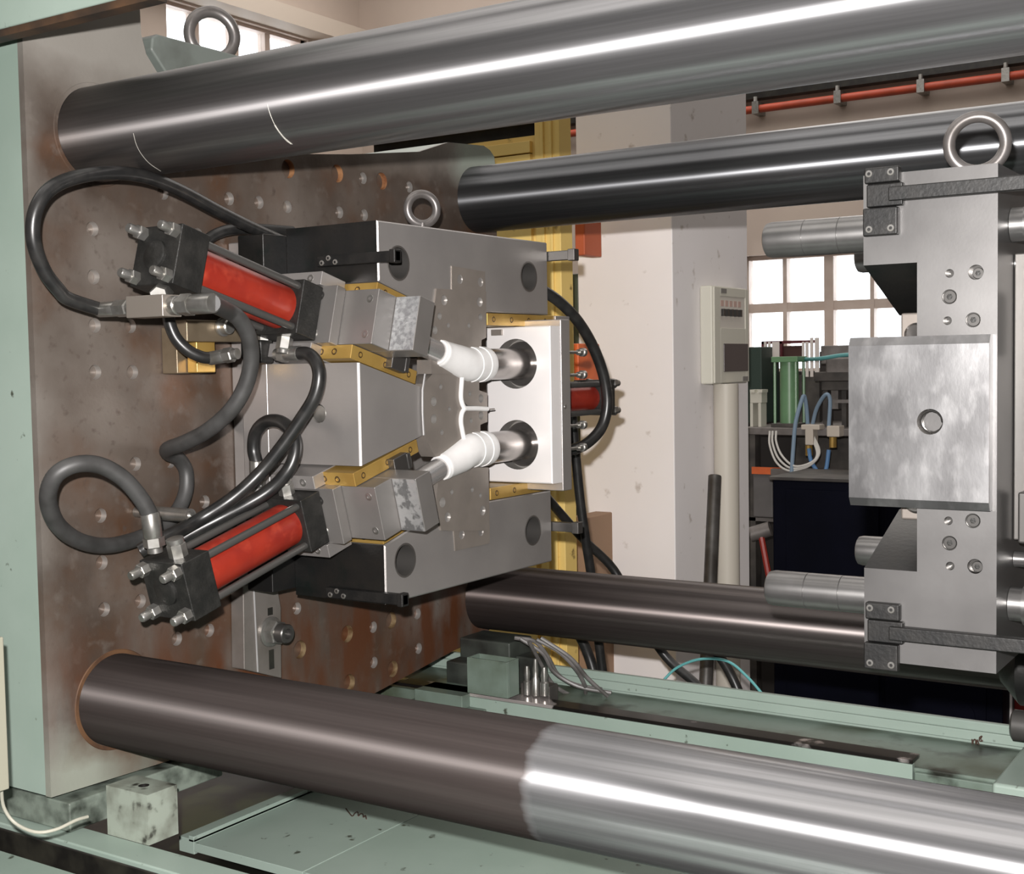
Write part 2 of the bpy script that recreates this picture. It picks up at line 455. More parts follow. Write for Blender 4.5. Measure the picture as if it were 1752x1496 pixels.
# white column with the breaker panel
CY = 1.6
cxl, cxr = at(990, 600, Y=CY).x, at(1152, 600, Y=CY).x
cyr = at(1280, 600, X=cxr).y
structure('column', MB().box(cxl, cxr, CY, cyr, FLOOR_Z, CEIL_Z), WALLW, bev=0.004)
BEIGE = mat('beige_plastic', (0.62, 0.60, 0.52), 0.45)
ybl = at(1197, 560, X=cxr).y
xbf = at(1222, 560, Y=ybl).x
ybr = at(1282, 575, X=xbf).y
zb1, zb0 = at(1222, 488, Y=ybl, ).z, at(1222, 658, Y=ybl).z
t = Thing('breaker_panel', 'beige breaker panel box mounted on the white column', 'breaker panel', (cxr, ybl, zb0))
t.part('housing', MB().box(cxr, xbf - .006, ybl, ybr, zb0, zb1), BEIGE, bev=.006)
zA, zB, zC, zD = [at(1250, y, X=xbf).z for y in (508, 562, 588, 636)]
yA, yB = at(1233, 560, X=xbf).y, at(1276, 560, X=xbf).y
cover = t.part('front_cover', MB().box(xbf - .006, xbf, ybl + .004, yA, zb0 + .004, zb1 - .004).box(xbf - .006, xbf, yB, ybr - .004, zb0 + .004, zb1 - .004).box(xbf - .006, xbf, yA, yB, zA, zb1 - .004).box(xbf - .006, xbf, yA, yB, zb0 + .004, zB), BEIGE, bev=.001)
t.part('breaker_row', MB().box(xbf - .0055, xbf - .003, yA, yB, zB, zA), mat('breaker_white', (0.66, 0.62, 0.56), 0.4))
zm = (zA + zB) / 2
for k in range(5):
    y0 = yA + .01 + k * (yB - yA - .03) / 5
    t.part('breaker_switch', MB().box(xbf - .004, xbf + .006, y0, y0 + .012, zm - .012, zm + .010), SCREW)
    t.part('breaker_label', MB().box(xbf - .003, xbf - .0022, y0 - .002, y0 + .02, zm + .018, zm + .036), mat('pinkish_label', (0.55, 0.38, 0.33), 0.5))
t.part('meter_window', MB().box(xbf - .002, xbf + .003, at(1238, 600, X=xbf).y, at(1279, 600, X=xbf).y, zD, zC), mat('smoked_plastic', (0.075, 0.06, 0.062), 0.25), bev=.002)
for px, py in ((1238, 498), (1275, 648)):
    c = at(px, py, X=xbf)
    t.part('badge', MB().box(xbf - .001, xbf + .0015, c.y - .02, c.y + .02, c.z - .007, c.z + .007), mat('grey_badge', (0.2, 0.19, 0.18), 0.4))
c0 = at(1243, 700, X=cxr + .04)
rr = .038
single('conduit', MB().cyl((cxr + rr, c0.y, FLOOR_Z), (cxr + rr, c0.y, zb0), rr, 20), mat('ivory_conduit', (0.56, 0.52, 0.45), 0.5), 'ivory conduit running down the column below the breaker panel', 'conduit', (cxr + rr, c0.y, FLOOR_Z))
wpts = [at(1224, 662, X=cxr + .01), at(1224, 700, X=cxr + .01), at(1225, 740, X=cxr + .01), at(1226, 780, X=cxr + .01)]
single('loose_wire', MB().tube(smooth(wpts, 4), .004, 8), mat('brown_wire', (0.16, 0.09, 0.05), 0.5), 'thin brown wire hanging beside the ivory conduit', 'wire', wpts[-1])
pt = at(1223, 815, X=cxr + .09); pb_ = at(1208, 1160, X=cxr + .16)
dirp = (pb_ - pt).normalized(); pe = pt + dirp * ((FLOOR_Z - pt.z) / dirp.z)
mb = MB(); u = .019
mb.tube([pt, pe], u, 18)
single('iron_pipe', mb, mat('dark_iron_pipe', (0.11, 0.105, 0.10), 0.42, 0.6, (0.06, 0.055, 0.05), 15), 'dark iron pipe leaning against the white column', 'pipe', pe)

# yellow cabinet behind the mould
YEL = mat('yellow_paint', (0.80, 0.58, 0.20), 0.5, 0.0, (0.74, 0.52, 0.16), 4, col3=(0.12, 0.07, 0.02), n3scale=22, lo3=0.66, hi3=0.74)
KY = 1.1
kx0, kx1 = at(640, 600, Y=KY).x, at(969, 600, Y=KY).x
kz1 = at(900, 196, Y=KY).z
t = Thing('yellow_cabinet', 'yellow painted steel cabinet standing behind the clamped mould', 'cabinet', (kx0, KY, FLOOR_Z))
zl = at(900, 232, Y=KY).z
t.part('body', MB().box(kx0, kx1 - .02, KY + .01, KY + .05, FLOOR_Z, zl), YEL)
t.part('corner_post', MB().box(kx1 - .075, kx1, KY - .02, KY + .04, FLOOR_Z, kz1).box(kx1 - .055, kx1 - .045, KY - .028, KY, FLOOR_Z, kz1).box(kx1 - .028, kx1 - .02, KY - .028, KY, FLOOR_Z, kz1), YEL, bev=.002)
t.part('top_rail', MB().box(kx0, kx1 - .075, KY - .005, KY + .05, kz1 - .02, kz1 + .1), YEL)
t.part('recess', MB().box(kx0, kx1 - .075, KY + .02, KY + .05, zl, kz1 - .02), GRIME)
zz0 = at(900, 262, Y=KY).z
t.part('door_panel', MB().box(kx0 + .05, kx1 - .1, KY - .004, KY + .01, zz0, zl - .015).box(kx0 + .05, kx1 - .1, KY - .004, KY + .01, FLOOR_Z + .05, zz0 - .004), YEL, bev=.001)
ORG = mat('orange_paint', (0.70, 0.15, 0.04), 0.5, 0.0, (0.55, 0.10, 0.03), 10)
def pxbox(name, x0, x1, y0, y1, Y, d, m, label, cat, bev=.004, extra=None, floor=None):
    a, b = at(x0, (y0 + y1) / 2, Y=Y), at(x1, (y0 + y1) / 2, Y=Y)
    z1, z0 = at((x0 + x1) / 2, y0, Y=Y).z, at((x0 + x1) / 2, y1, Y=Y).z
    if floor is not None: z0 = floor
    mb = MB().box(a.x, b.x, Y, Y + d, z0, z1)
    return single(name, mb, m, label, cat, ((a.x + b.x) / 2, Y + d / 2, z0), bev=bev), (a.x, b.x, z0, z1)
pxbox('orange_junction_box', 974, 990, 588, 652, 1.30, .12, ORG, 'small orange box behind the spring rods of the mould', 'junction box')
pxbox('wall_switch_box', 983, 1000, 345, 437, 1.42, .1, mat('rusty_orange_box', (0.45, 0.10, 0.04), 0.6), 'rusty orange upright beside the white column near the ceiling bar', 'upright')
pxbox('green_cabinet', 930, 990, 470, 640, 1.75, .3, mat('olive_panel', (0.055, 0.065, 0.04), 0.5), 'dark olive cabinet seen between yellow cabinet and white column', 'cabinet', floor=FLOOR_Z)

# ---------------------------------------------------------------- bench with machinery behind the open mould half
BY = 3.0
def B(px, py, Y=BY): return at(px, py, Y=Y)
def bbox(mb, x0, x1, y0, y1, Y=BY, d=.1):
    a, b = at(x0, (y0 + y1) / 2, Y=Y), at(x1, (y0 + y1) / 2, Y=Y)
    z1, z0 = at((x0 + x1) / 2, y0, Y=Y).z, at((x0 + x1) / 2, y1, Y=Y).z
    return mb.box(a.x, b.x, Y, Y + d, z0, z1)
DGREY = mat('grimy_dark_grey', (0.05, 0.045, 0.042), 0.5, 0.2, (0.10, 0.09, 0.08), 12)
MGREY = mat('dusty_grey_metal', (0.22, 0.20, 0.19), 0.5, 0.3, (0.13, 0.115, 0.105), 14)
NAVY = mat('navy_paint', (0.0015, 0.002, 0.006), 0.6, 0.0, (0.0025, 0.003, 0.009), 5, spec=0.08)
t = Thing('workbench', 'grimy steel workbench behind the open mould half', 'workbench', (B(1360, 740).x, BY, FLOOR_Z))
zt_, = [B(1330, 732).z]
x0, x1 = B(1270, 735).x, B(1560, 735).x
t.part('bench_top', MB().box(x0, x1, BY, BY + .6, zt_ - .03, zt_), MGREY, bev=.004)
t.part('lower_rail', bbox(MB(), 1318, 1560, 806, 822, BY - .06, .1), MGREY, bev=.003)
t.part('back_panel', MB().box(x0, x1, BY + .56, BY + .6, FLOOR_Z, zt_ - .03), DGREY)
t.part('shelf', bbox(MB(), 1270, 1330, 886, 892, BY, .56), MGREY)
for px in (1282, 1552):
    c = B(px, 800); t.part('leg', MB().box(c.x - .025, c.x + .025, BY, BY + .05, FLOOR_Z, zt_ - .03), DGREY)
GRN = mat('green_machine_enamel', (0.16, 0.30, 0.16), 0.35, 0.0, (0.13, 0.25, 0.13), 12)
c = B(1338, 735); rg = (B(1356, 680).x - B(1320, 680).x) / 2
zg1 = B(1338, 620).z
t = Thing('green_cylinder', 'green upright pneumatic cylinder with tie rods on the workbench', 'cylinder', (c.x, BY + .08, zt_))
t.part('barrel', MB().cyl((c.x, BY + .08, zt_ + .015), (c.x, BY + .08, zg1), rg * .85, 20), GRN)
t.part('top_flange', MB().box(c.x - rg * 1.25, c.x + rg * 1.25, BY + .08 - rg * 1.25, BY + .08 + rg * 1.25, zg1, zg1 + .022), GRN, bev=.002)
t.part('base_flange', MB().box(c.x - rg * 1.3, c.x + rg * 1.3, BY + .08 - rg * 1.3, BY + .08 + rg * 1.3, zt_, zt_ + .015), DGREY, bev=.002)
for sx in (-1, 1):
    for sy in (-1, 1):
        t.part('tie_rod', MB().cyl((c.x + sx * rg, BY + .08 + sy * rg, zt_ + .015), (c.x + sx * rg, BY + .08 + sy * rg, zg1), .006, 8), GRN)
# panel rack
RK = BY + .45
t = Thing('panel_rack', 'dark red rack holding upright white panels before the window', 'rack', (B(1345, 700).x, RK, zt_))
MAROON = mat('maroon_paint', (0.10, 0.015, 0.02), 0.5)
t.part('top_bar', bbox(MB(), 1303, 1397, 583, 588, RK, .02), MAROON)
t.part('frame', bbox(bbox(MB(), 1334, 1338, 585, 640, RK, .02), 1303, 1310, 585, 735, RK, .02), MAROON)
t.part('back_plate', bbox(MB(), 1334, 1374, 592, 614, RK + .03, .01), mat('maroon_plate', (0.07, 0.03, 0.025), 0.5))
WHP = mat('white_panel', (0.70, 0.64, 0.60), 0.5)
for (a, b, yb) in ((1307, 1311, 628), (1314, 1318, 628), (1321, 1333, 612), (1372, 1376, 642), (1378, 1383, 645), (1386, 1391, 645), (1394, 1401, 640)):
    t.part('panel', bbox(MB(), a, b, 585 if b < 1390 else 578, yb, RK - .03, .006), WHP)
t.part('lower_frame', bbox(MB(), 1365, 1402, 642, 735, RK, .03), DGREY)
# dark cabinet filling the space behind the bench
pxbox('tool_cabinet', 1279, 1402, 636, 760, BY + .62, .3, mat('black_brown_cabinet', (0.012, 0.009, 0.008), 0.6), 'black cabinet standing behind the workbench', 'cabinet', floor=FLOOR_Z)
pxbox('tool_cabinet', 1402, 1570, 600, 760, BY + .62, .3, mat('dark_umber_cabinet', (0.03, 0.024, 0.021), 0.6), 'dark brown cabinet standing behind the bench press', 'cabinet', floor=FLOOR_Z)
# machine head and press
t = Thing('bench_press', 'grey bench press with a dark head on the workbench', 'press', (B(1430, 735).x, BY + .1, zt_))
t.part('head', bbox(MB(), 1404, 1560, 590, 622, BY + .1, .25), MGREY, bev=.004)
t.part('motor', bbox(MB(), 1412, 1456, 612, 640, BY + .05, .1), MGREY, bev=.008)
t.part('table', bbox(bbox(MB(), 1393, 1560, 636, 652, BY + .05, .3), 1405, 1560, 652, 668, BY + .08, .25), DGREY, bev=.003)
t.part('column', bbox(bbox(MB(), 1408, 1416, 668, 735, BY + .12, .06), 1440, 1448, 668, 735, BY + .12, .06), DGREY)
t.part('ram', bbox(MB(), 1422, 1434, 668, 700, BY + .12, .06), MGREY)
t.part('work_plate', bbox(MB(), 1425, 1560, 684, 690, BY + .1, .2), MGREY)
pxbox('storage_box', 1276, 1303, 594, 645, BY + .3, .2, mat('dark_green_box', (0.03, 0.05, 0.04), 0.5), 'dark green box standing beside the column on the bench', 'box', floor=zt_)
t = Thing('beige_vise', 'small beige clamp with a slot on the bench beside the column', 'clamp', (B(1294, 712).x, BY + .05, zt_))
t.part('body', bbox(bbox(bbox(MB(), 1283, 1303, 672, 690, BY + .05, .06), 1283, 1288, 690, 735, BY + .05, .06), 1297, 1302, 690, 735, BY + .05, .06), BEIGE, bev=.002)
t.part('jaw', bbox(bbox(MB(), 1283, 1291, 667, 672, BY + .04, .06), 1296, 1304, 667, 672, BY + .04, .06), BEIGE)
def hose_px(name, pts, r, m, label, cat='hose', group=None, per=6, seg=10):
    w = [at(p[0], p[1], **({'Y': p[2]} if p[3] == 'Y' else {'X': p[2]} if p[3] == 'X' else {'Z': p[2]})) for p in pts]
    return single(name, MB().tube(smooth(w, per), r, seg), m, label, cat, w[0], group)
WHOSE = mat('white_hose', (0.60, 0.58, 0.54), 0.45); BHOSE = mat('blue_hose', (0.10, 0.22, 0.42), 0.4); PBHOSE = mat('pale_blue_hose', (0.20, 0.28, 0.37), 0.4); TEAL = mat('teal_hose', (0.10, 0.32, 0.32), 0.4)
for k, (a, b) in enumerate(((1317, 'outermost white air hose looping under the green cylinder'), (1322, 'middle white air hose looping under the green cylinder'), (1328, 'innermost white air hose looping under the green cylinder'))):
    hose_px('air_hose', [(a, 738, BY - .01, 'Y'), (a, 762 - k * 3, BY - .03, 'Y'), (a + 12 - k, 792 - k * 6, BY - .05, 'Y'), (1352 + k * 4, 806 - k * 4, BY - .07, 'Y'), (1385 + k * 2, 797 - k * 3, BY - .06, 'Y'), (1402 - k * 2, 775, BY - .05, 'Y'), (1392 - k * 2, 746, BY - .03, 'Y')], .0045, WHOSE, b, group='white air hoses under the green cylinder')
hose_px('air_hose', [(1354, 815, BY - .08, 'Y'), (1357, 770, BY - .05, 'Y'), (1361, 725, BY - .03, 'Y'), (1370, 690, BY, 'Y'), (1376, 678, BY + .02, 'Y'), (1380, 700, BY + .03, 'Y'), (1382, 730, BY + .03, 'Y')], .008, PBHOSE, 'pale blue air hose rising in front of the workbench')
hose_px('air_hose', [(1389, 733, BY + .02, 'Y'), (1397, 700, BY, 'Y'), (1412, 676, BY - .02, 'Y'), (1420, 684, BY - .02, 'Y'), (1418, 730, BY - .03, 'Y')], .0075, PBHOSE, 'pale blue air hose arching in front of the bench press')
hose_px('air_hose', [(1360, 615, BY + .2, 'Y'), (1400, 614, BY + .03, 'Y'), (1440, 608, BY + .02, 'Y'), (1480, 606, BY + .02, 'Y')], .008, TEAL, 'dark teal air hose crossing the bench press head')
VALVE = mat('cream_valve_body', (0.55, 0.49, 0.42), 0.45)
for nm, (a, b, c_, d_), lab in (('air_valve', (1377, 1391, 733, 762), 'cream air valve at the front edge of the bench'), ('air_valve', (1414, 1436, 729, 748), 'cream air valve under the bench press'), ('air_valve', (1370, 1402, 727, 736), 'flat cream valve block on the bench edge')):
    tt = Thing(nm, lab, 'valve', at((a + b) / 2, d_, Y=BY - .05), 'air valves at the bench')
    tt.part('body', bbox(MB(), a, b, c_, d_, BY - .05, .06), VALVE, bev=.004)
    p = at((a + b) / 2, d_, Y=BY - .02)
    tt.part('port', MB().cyl(p, p - ZA * .04, .014, 10), BRASS)
hose_px('air_hose', [(1418, 770, BY - .03, 'Y'), (1414, 800, BY - .04, 'Y'), (1408, 815, BY - .05, 'Y')], .008, BHOSE, 'short blue air hose below the cream valve')
hose_px('air_hose', [(1384, 768, BY - .03, 'Y'), (1388, 790, BY - .04, 'Y'), (1402, 812, BY - .05, 'Y')], .008, BHOSE, 'short blue air hose beside the white hose loops')
# crate and navy machine
t = Thing('plastic_crate', 'grey crate with an orange liner on the bench shelf', 'crate', B(1305, 886, BY - .02))
t.part('crate_body', bbox(MB(), 1288, 1322, 812, 886, BY - .02, .3), mat('grey_crate', (0.13, 0.12, 0.118), 0.6, 0, (0.10, 0.095, 0.09), 10), bev=.006)
t.part('liner', bbox(MB(), 1286, 1338, 800, 812, BY - .034, .012), ORG)
NY = 2.5
x0, x1 = at(1322, 900, Y=NY).x, at(1716, 1100, Y=NY).x
zn1 = at(1400, 824, Y=NY).z
t = Thing('navy_machine', 'large dark navy machine cabinet behind the open mould half', 'machine cabinet', (x0, NY, FLOOR_Z))
t.part('body', MB().box(x0, x1, NY, NY + .35, FLOOR_Z, zn1), NAVY, bev=.006)
t.part('top_plate', MB().box(x0 - .01, x1 + .01, NY - .01, NY + .36, zn1, zn1 + .012), DGREY, bev=.002)
zp = [at(1450, y, Y=NY).z for y in (900, 1215)]
t.part('door_panel', MB().box(x0 + .05, (x0 + x1) / 2 - .01, NY - .008, NY, zp[1] - .2, zn1 - .03).box((x0 + x1) / 2 + .01, x1 - .05, NY - .008, NY, zp[1] - .2, zn1 - .03), NAVY, bev=.003)
c = at(1640, 1226, Y=NY - .02); t.part('round_badge', MB().cyl((c.x, NY - .012, c.z), (c.x, NY, c.z), .05, 20), NAVY)
pxbox('wall_post', 1716, 1731, 1140, 1240, 2.6, .08, WALLW, 'short pale post beside the navy machine', 'post', floor=FLOOR_Z)
pxbox('red_machine', 1735, 1800, 1120, 1240, 2.6, .3, mat('dark_red_paint', (0.16, 0.012, 0.01), 0.4), 'dark red machine at the edge of view beyond the rail', 'machine', floor=FLOOR_Z)
# cardboard and wall junk between yellow cabinet and column
pxbox('cardboard_box', 975, 1005, 885, 950, 1.45, .2, mat('cardboard', (0.30, 0.19, 0.12), 0.8), 'brown cardboard sheet below the yellow cabinet edge', 'cardboard', floor=FLOOR_Z)
t = Thing('hand_broom', 'red handled brush hanging under the bench shelf', 'brush', B(1300, 960, BY - .1))
t.part('handle', MB().tube([B(1302, 915, BY - .1), B(1316, 990, BY - .1)], .012, 8), mat('red_handle', (0.35, 0.03, 0.02), 0.4))
t.part('head', MB().tube([B(1284, 915, BY - .1), B(1318, 905, BY - .08)], .03, 12), MGREY)
NEAR = 0.78
# ================================================================== THE MACHINE: platen, tie bars, bed
def ramp_mat(name, colA, colB, x0, x1, roughA, roughB, metalA=0.9, metalB=0.9, aniso=1.0, streak=(0.8, 60, 60), jit=0.06, x2=None, roughC=None):
    """bar steel: state A below x0, state B above x1 (along the bar), noisy border, lengthwise streaks"""
    m = bpy.data.materials.new(name); m.use_nodes = True
    nt = m.node_tree; b = nt.nodes['Principled BSDF']; L = nt.links.new
    tc = nt.nodes.new('ShaderNodeTexCoord')
    sp = nt.nodes.new('ShaderNodeSeparateXYZ'); L(tc.outputs['Object'], sp.inputs[0])
    mp = nt.nodes.new('ShaderNodeMapping'); mp.inputs['Scale'].default_value = (1.2, 16, 16); L(tc.outputs['Object'], mp.inputs['Vector'])
    n1 = nt.nodes.new('ShaderNodeTexNoise'); n1.inputs['Scale'].default_value = 3.0; n1.inputs['Detail'].default_value = 5; L(mp.outputs[0], n1.inputs['Vector'])
    ma = nt.nodes.new('ShaderNodeMath'); ma.operation = 'MULTIPLY_ADD'; ma.inputs[1].default_value = jit * 2; L(n1.outputs['Fac'], ma.inputs[0]); L(sp.outputs[0], ma.inputs[2])
    r = nt.nodes.new('ShaderNodeMapRange'); r.inputs[1].default_value = x0 + jit; r.inputs[2].default_value = x1 + jit; L(ma.outputs[0], r.inputs[0])
    mx = nt.nodes.new('ShaderNodeMix'); mx.data_type = 'RGBA'; mx.inputs[6].default_value = (*[v * .85 for v in colA], 1); mx.inputs[7].default_value = (*[v * .85 for v in colB], 1); L(r.outputs[0], mx.inputs[0])
    mp2 = nt.nodes.new('ShaderNodeMapping'); mp2.inputs['Scale'].default_value = streak; L(tc.outputs['Object'], mp2.inputs['Vector'])
    n2 = nt.nodes.new('ShaderNodeTexNoise'); n2.inputs['Scale'].default_value = 4.0; n2.inputs['Detail'].default_value = 6; L(mp2.outputs[0], n2.inputs['Vector'])
    r2 = nt.nodes.new('ShaderNodeMapRange'); r2.inputs[1].default_value = 0.35; r2.inputs[2].default_value = 0.7; r2.inputs[3].default_value = 0.88; r2.inputs[4].default_value = 1.10; L(n2.outputs['Fac'], r2.inputs[0])
    mu = nt.nodes.new('ShaderNodeMix'); mu.data_type = 'RGBA'; mu.blend_type = 'MULTIPLY'; mu.inputs[0].default_value = 1.0; L(mx.outputs[2], mu.inputs[6]); L(r2.outputs[0], mu.inputs[7])
    L(mu.outputs[2], b.inputs['Base Color'])
    for sock, a_, b_ in (('Roughness', roughA, roughB), ('Metallic', metalA, metalB)):
        q = nt.nodes.new('ShaderNodeMapRange'); q.inputs[3].default_value = a_; q.inputs[4].default_value = b_; L(r.outputs[0], q.inputs[0]); L(q.outputs[0], b.inputs[sock])
    if x2 is not None:
        r5 = nt.nodes.new('ShaderNodeMapRange'); r5.inputs[1].default_value = x2 + jit - .04; r5.inputs[2].default_value = x2 + jit + .10; r5.inputs[3].default_value = 0.0; r5.inputs[4].default_value = roughC - roughB; L(ma.outputs[0], r5.inputs[0])
        old = b.inputs['Roughness'].links[0].from_socket
        ad = nt.nodes.new('ShaderNodeMath'); ad.operation = 'ADD'; L(old, ad.inputs[0]); L(r5.outputs[0], ad.inputs[1]); L(ad.outputs[0], b.inputs['Roughness'])
    b.inputs['Anisotropic'].default_value = aniso; b.inputs['Anisotropic Rotation'].default_value = 0.25
    tg = nt.nodes.new('ShaderNodeTangent'); tg.direction_type = 'RADIAL'; tg.axis = 'X'; L(tg.outputs[0], b.inputs['Tangent'])
    return m
for m in MATS.values():
    for nd in m.node_tree.nodes:
        if nd.type == 'BSDF_PRINCIPLED' and nd.inputs['Anisotropic'].default_value > 0: nd.inputs['Anisotropic Rotation'].default_value = 0.25

BAR_R, BAR_Y, BAR_Z = 0.07, 0.4986, 0.428
xb = at(905, 1290, Y=-BAR_Y - .06).x
BARM = {
    (-1, 1): ramp_mat('tie_bar_steel_a', (0.17, 0.155, 0.15), (0.34, 0.34, 0.35), 0.0, 0.9, 0.34, 0.33),
    (-1, -1): ramp_mat('tie_bar_steel_b', (0.062, 0.050, 0.047), (0.36, 0.36, 0.37), xb - .008, xb + .008, 0.58, 0.55, 0.45, 0.85, jit=0.012, x2=at(1060, 1350, Y=-BAR_Y - .06).x, roughC=0.31),
    (1, 1): ramp_mat('tie_bar_steel_c', (0.13, 0.133, 0.14), (0.21, 0.215, 0.225), 0.55, 0.75, 0.33, 0.33),
    (1, -1): ramp_mat('tie_bar_steel_d', (0.085, 0.068, 0.064), (0.17, 0.15, 0.145), 0.2, 0.7, 0.45, 0.43, 0.75, 0.85)}
BARL = {(-1, 1): 'thick bright steel tie bar crossing the top of the view in front', (-1, -1): 'thick steel tie bar along the bottom, brown and worn near the platen',
        (1, 1): 'dark polished tie bar behind the ring bolt of the open mould half', (1, -1): 'dark brown tie bar passing below and behind the mould'}
for (sy, sz), m in BARM.items():
    y, z = sy * BAR_Y, sz * BAR_Z
    single('tie_bar', MB().cyl((0.0002, y, z), (2.75, y, z), BAR_R, 96), m, BARL[(sy, sz)], 'tie bar', (0, y, z), 'four tie bars of the machine')
# bright wear scratches around the upper front bar
SCR = mat('scraped_bright_metal', (0.40, 0.385, 0.345), 0.5, 0.2)

# ---- moving platen
def platen_mat():
    m = bpy.data.materials.new('worn_rusty_platen'); m.use_nodes = True
    nt = m.node_tree; b = nt.nodes['Principled BSDF']; L = nt.links.new
    tc = nt.nodes.new('ShaderNodeTexCoord')
    def noise(sc, lo, hi, det=7, stretch=None):
        v = tc.outputs['Object']
        if stretch:
            mp = nt.nodes.new('ShaderNodeMapping'); mp.inputs['Scale'].default_value = stretch; L(v, mp.inputs['Vector']); v = mp.outputs[0]
        n = nt.nodes.new('ShaderNodeTexNoise'); n.inputs['Scale'].default_value = sc; n.inputs['Detail'].default_value = det; L(v, n.inputs['Vector'])
        r = nt.nodes.new('ShaderNodeMapRange'); r.inputs[1].default_value = lo; r.inputs[2].default_value = hi; L(n.outputs['Fac'], r.inputs[0])
        return r.outputs[0]
    def mix(f, a, c):
        x = nt.nodes.new('ShaderNodeMix'); x.data_type = 'RGBA'; L(f, x.inputs[0])
        if isinstance(a, tuple): x.inputs[6].default_value = (*[v * NEAR for v in a], 1)
        else: L(a, x.inputs[6])
        if isinstance(c, tuple): x.inputs[7].default_value = (*[v * NEAR for v in c], 1)
        else: L(c, x.inputs[7])
        return x.outputs[2]
    c = mix(noise(4.5, 0.38, 0.62), (0.125, 0.098, 0.080), (0.075, 0.054, 0.042))
    c = mix(noise(7, 0.48, 0.70), c, (0.10, 0.048, 0.024))
    c = mix(noise(2.6, 0.50, 0.64), c, (0.19, 0.163, 0.142))
    c = mix(noise(38, 0.56, 0.80), c, (0.15, 0.124, 0.106))
    c = mix(noise(60, 0.60, 0.78), c, (0.085, 0.062, 0.05))
    # heavier rust on the lower rear part, paint wash towards the rims
    sp = nt.nodes.new('ShaderNodeSeparateXYZ'); L(tc.outputs['Object'], sp.inputs[0])
    def rng(sock, a, b_, jn=None):
        s_ = sock
        if jn is not None:
            k = nt.nodes.new('ShaderNodeMath'); k.operation = 'MULTIPLY_ADD'; k.inputs[1].default_value = 0.16; L(jn, k.inputs[0]); L(sock, k.inputs[2]); s_ = k.outputs[0]
        r = nt.nodes.new('ShaderNodeMapRange'); r.inputs[1].default_value = a; r.inputs[2].default_value = b_; L(s_, r.inputs[0]); return r.outputs[0]
    def mul(a, b_):
        k = nt.nodes.new('ShaderNodeMath'); k.operation = 'MULTIPLY'; L(a, k.inputs[0]); L(b_, k.inputs[1]); return k.outputs[0]
    nj = noise(7, 0.0, 1.0)
    rust = mul(rng(sp.outputs[2], -0.20 + .56, -0.34 + .56, nj), noise(11, 0.36, 0.6, 7, (1, 1.5, 0.5)))
    c = mix(rust, c, (0.115, 0.042, 0.018))
    low = rng(sp.outputs[2], -0.37 + .56, -0.43 + .56, nj)
    fr = rng(sp.outputs[1], -0.30, -0.46, nj)
    c = mix(mul(low, fr), c, (0.36, 0.38, 0.32))
    top = rng(sp.outputs[2], 0.52 + .56, 0.62 + .56, nj)
    c = mix(top, c, (0.33, 0.31, 0.28))
    edge = mul(rng(sp.outputs[1], -0.50, -0.575, nj), noise(5, 0.3, 0.7))
    c = mix(edge, c, (0.26, 0.24, 0.215))
    rear = mul(rng(sp.outputs[1], 0.47, 0.53, nj), rng(sp.outputs[2], 0.44 + .56, 0.52 + .56))
    c = mix(rear, c, (0.40, 0.46, 0.40))
    L(c, b.inputs['Base Color'])
    rr = nt.nodes.new('ShaderNodeMapRange'); rr.inputs[3].default_value = 0.34; rr.inputs[4].default_value = 0.56; L(noise(6, 0.35, 0.65), rr.inputs[0]); L(rr.outputs[0], b.inputs['Roughness'])
    b.inputs['Metallic'].default_value = 0.25
    n = nt.nodes.new('ShaderNodeTexNoise'); n.inputs['Scale'].default_value = 160; L(tc.outputs['Object'], n.inputs['Vector'])
    bp = nt.nodes.new('ShaderNodeBump'); bp.inputs['Strength'].default_value = 0.12; bp.inputs['Distance'].default_value = 0.002; L(n.outputs['Fac'], bp.inputs['Height']); L(bp.outputs[0], b.inputs['Normal'])
    return m
PLATEN = platen_mat()
pl = Thing('moving_platen', 'worn rusty steel platen drilled with bolt holes, pale green side', 'platen', (0, 0, -0.56))
out = [(-0.622, -0.545), (-0.30, -0.553), (0.118, -0.558), (0.39, -0.525), (0.50, -0.52), (0.575, -0.46), (0.575, 0.50), (0.570, 0.529), (0.553, 0.541), (0.530, 0.547), (0.40, 0.537),
       (0.30, 0.505), (0.087, 0.473), (-0.10, 0.45), (-0.25, 0.455), (-0.33, 0.49), (-0.378, 0.543), (-0.398, 0.566), (-0.407, 0.595), (-0.408, 0.64), (-0.622, 0.64)]
small = [(158, 392), (160, 474), (162, 557), (223, 558), (163, 637), (226.6, 637), (231.6, 794), (291, 789.5), (172, 882.5), (350, 859), (174, 963), (178, 1043), (240, 1029), (302.5, 1093.6), (358, 1079),
         (279, 330), (392, 340), (443, 346.5), (491.5, 354), (580.5, 363.5), (623, 368), (621, 305), (508, 1041.5), (638.6, 1073.5), (714, 1050.7), (716, 1110), (639.7, 1134), (407, 1068), (338, 402), (700, 320)]
large = [(493, 289), (577, 297), (653, 310)]
larged = [(513, 1112), (594, 1085), (669, 1062), (671.7, 1145), (597.5, 1169)]
holes = []
for p in small:
    q = at(*p, X=0); holes.append((q.y, q.z, 0.0112, 0.016, 1))
for p in large:
    q = at(*p, X=0); holes.append((q.y, q.z, 0.0165, 0.018, 2))
for p in larged:
    q = at(*p, X=0); holes.append((q.y, q.z, 0.0165, 0.02, 3))
mb = MB().plate(out, holes, (0, 0, 0), YA, ZA, XA, 0.012)
RUSTH2 = mat('oily_brass_bore', (0.34, 0.25, 0.14), 0.5, 0.4, (0.16, 0.09, 0.04), 60)
pl.part('face_plate', mb, [PLATEN, HOLE, RUSTH, RUSTH2])
body = [(y * 1.0, z) for y, z in out]
pl.part('casting', MB().prism([(y + (0.001 if y < 0 else -0.001), z * 0.999) for y, z in out], (0, 0, 0), YA, ZA, XA, -0.42, -0.0125), PAINT)
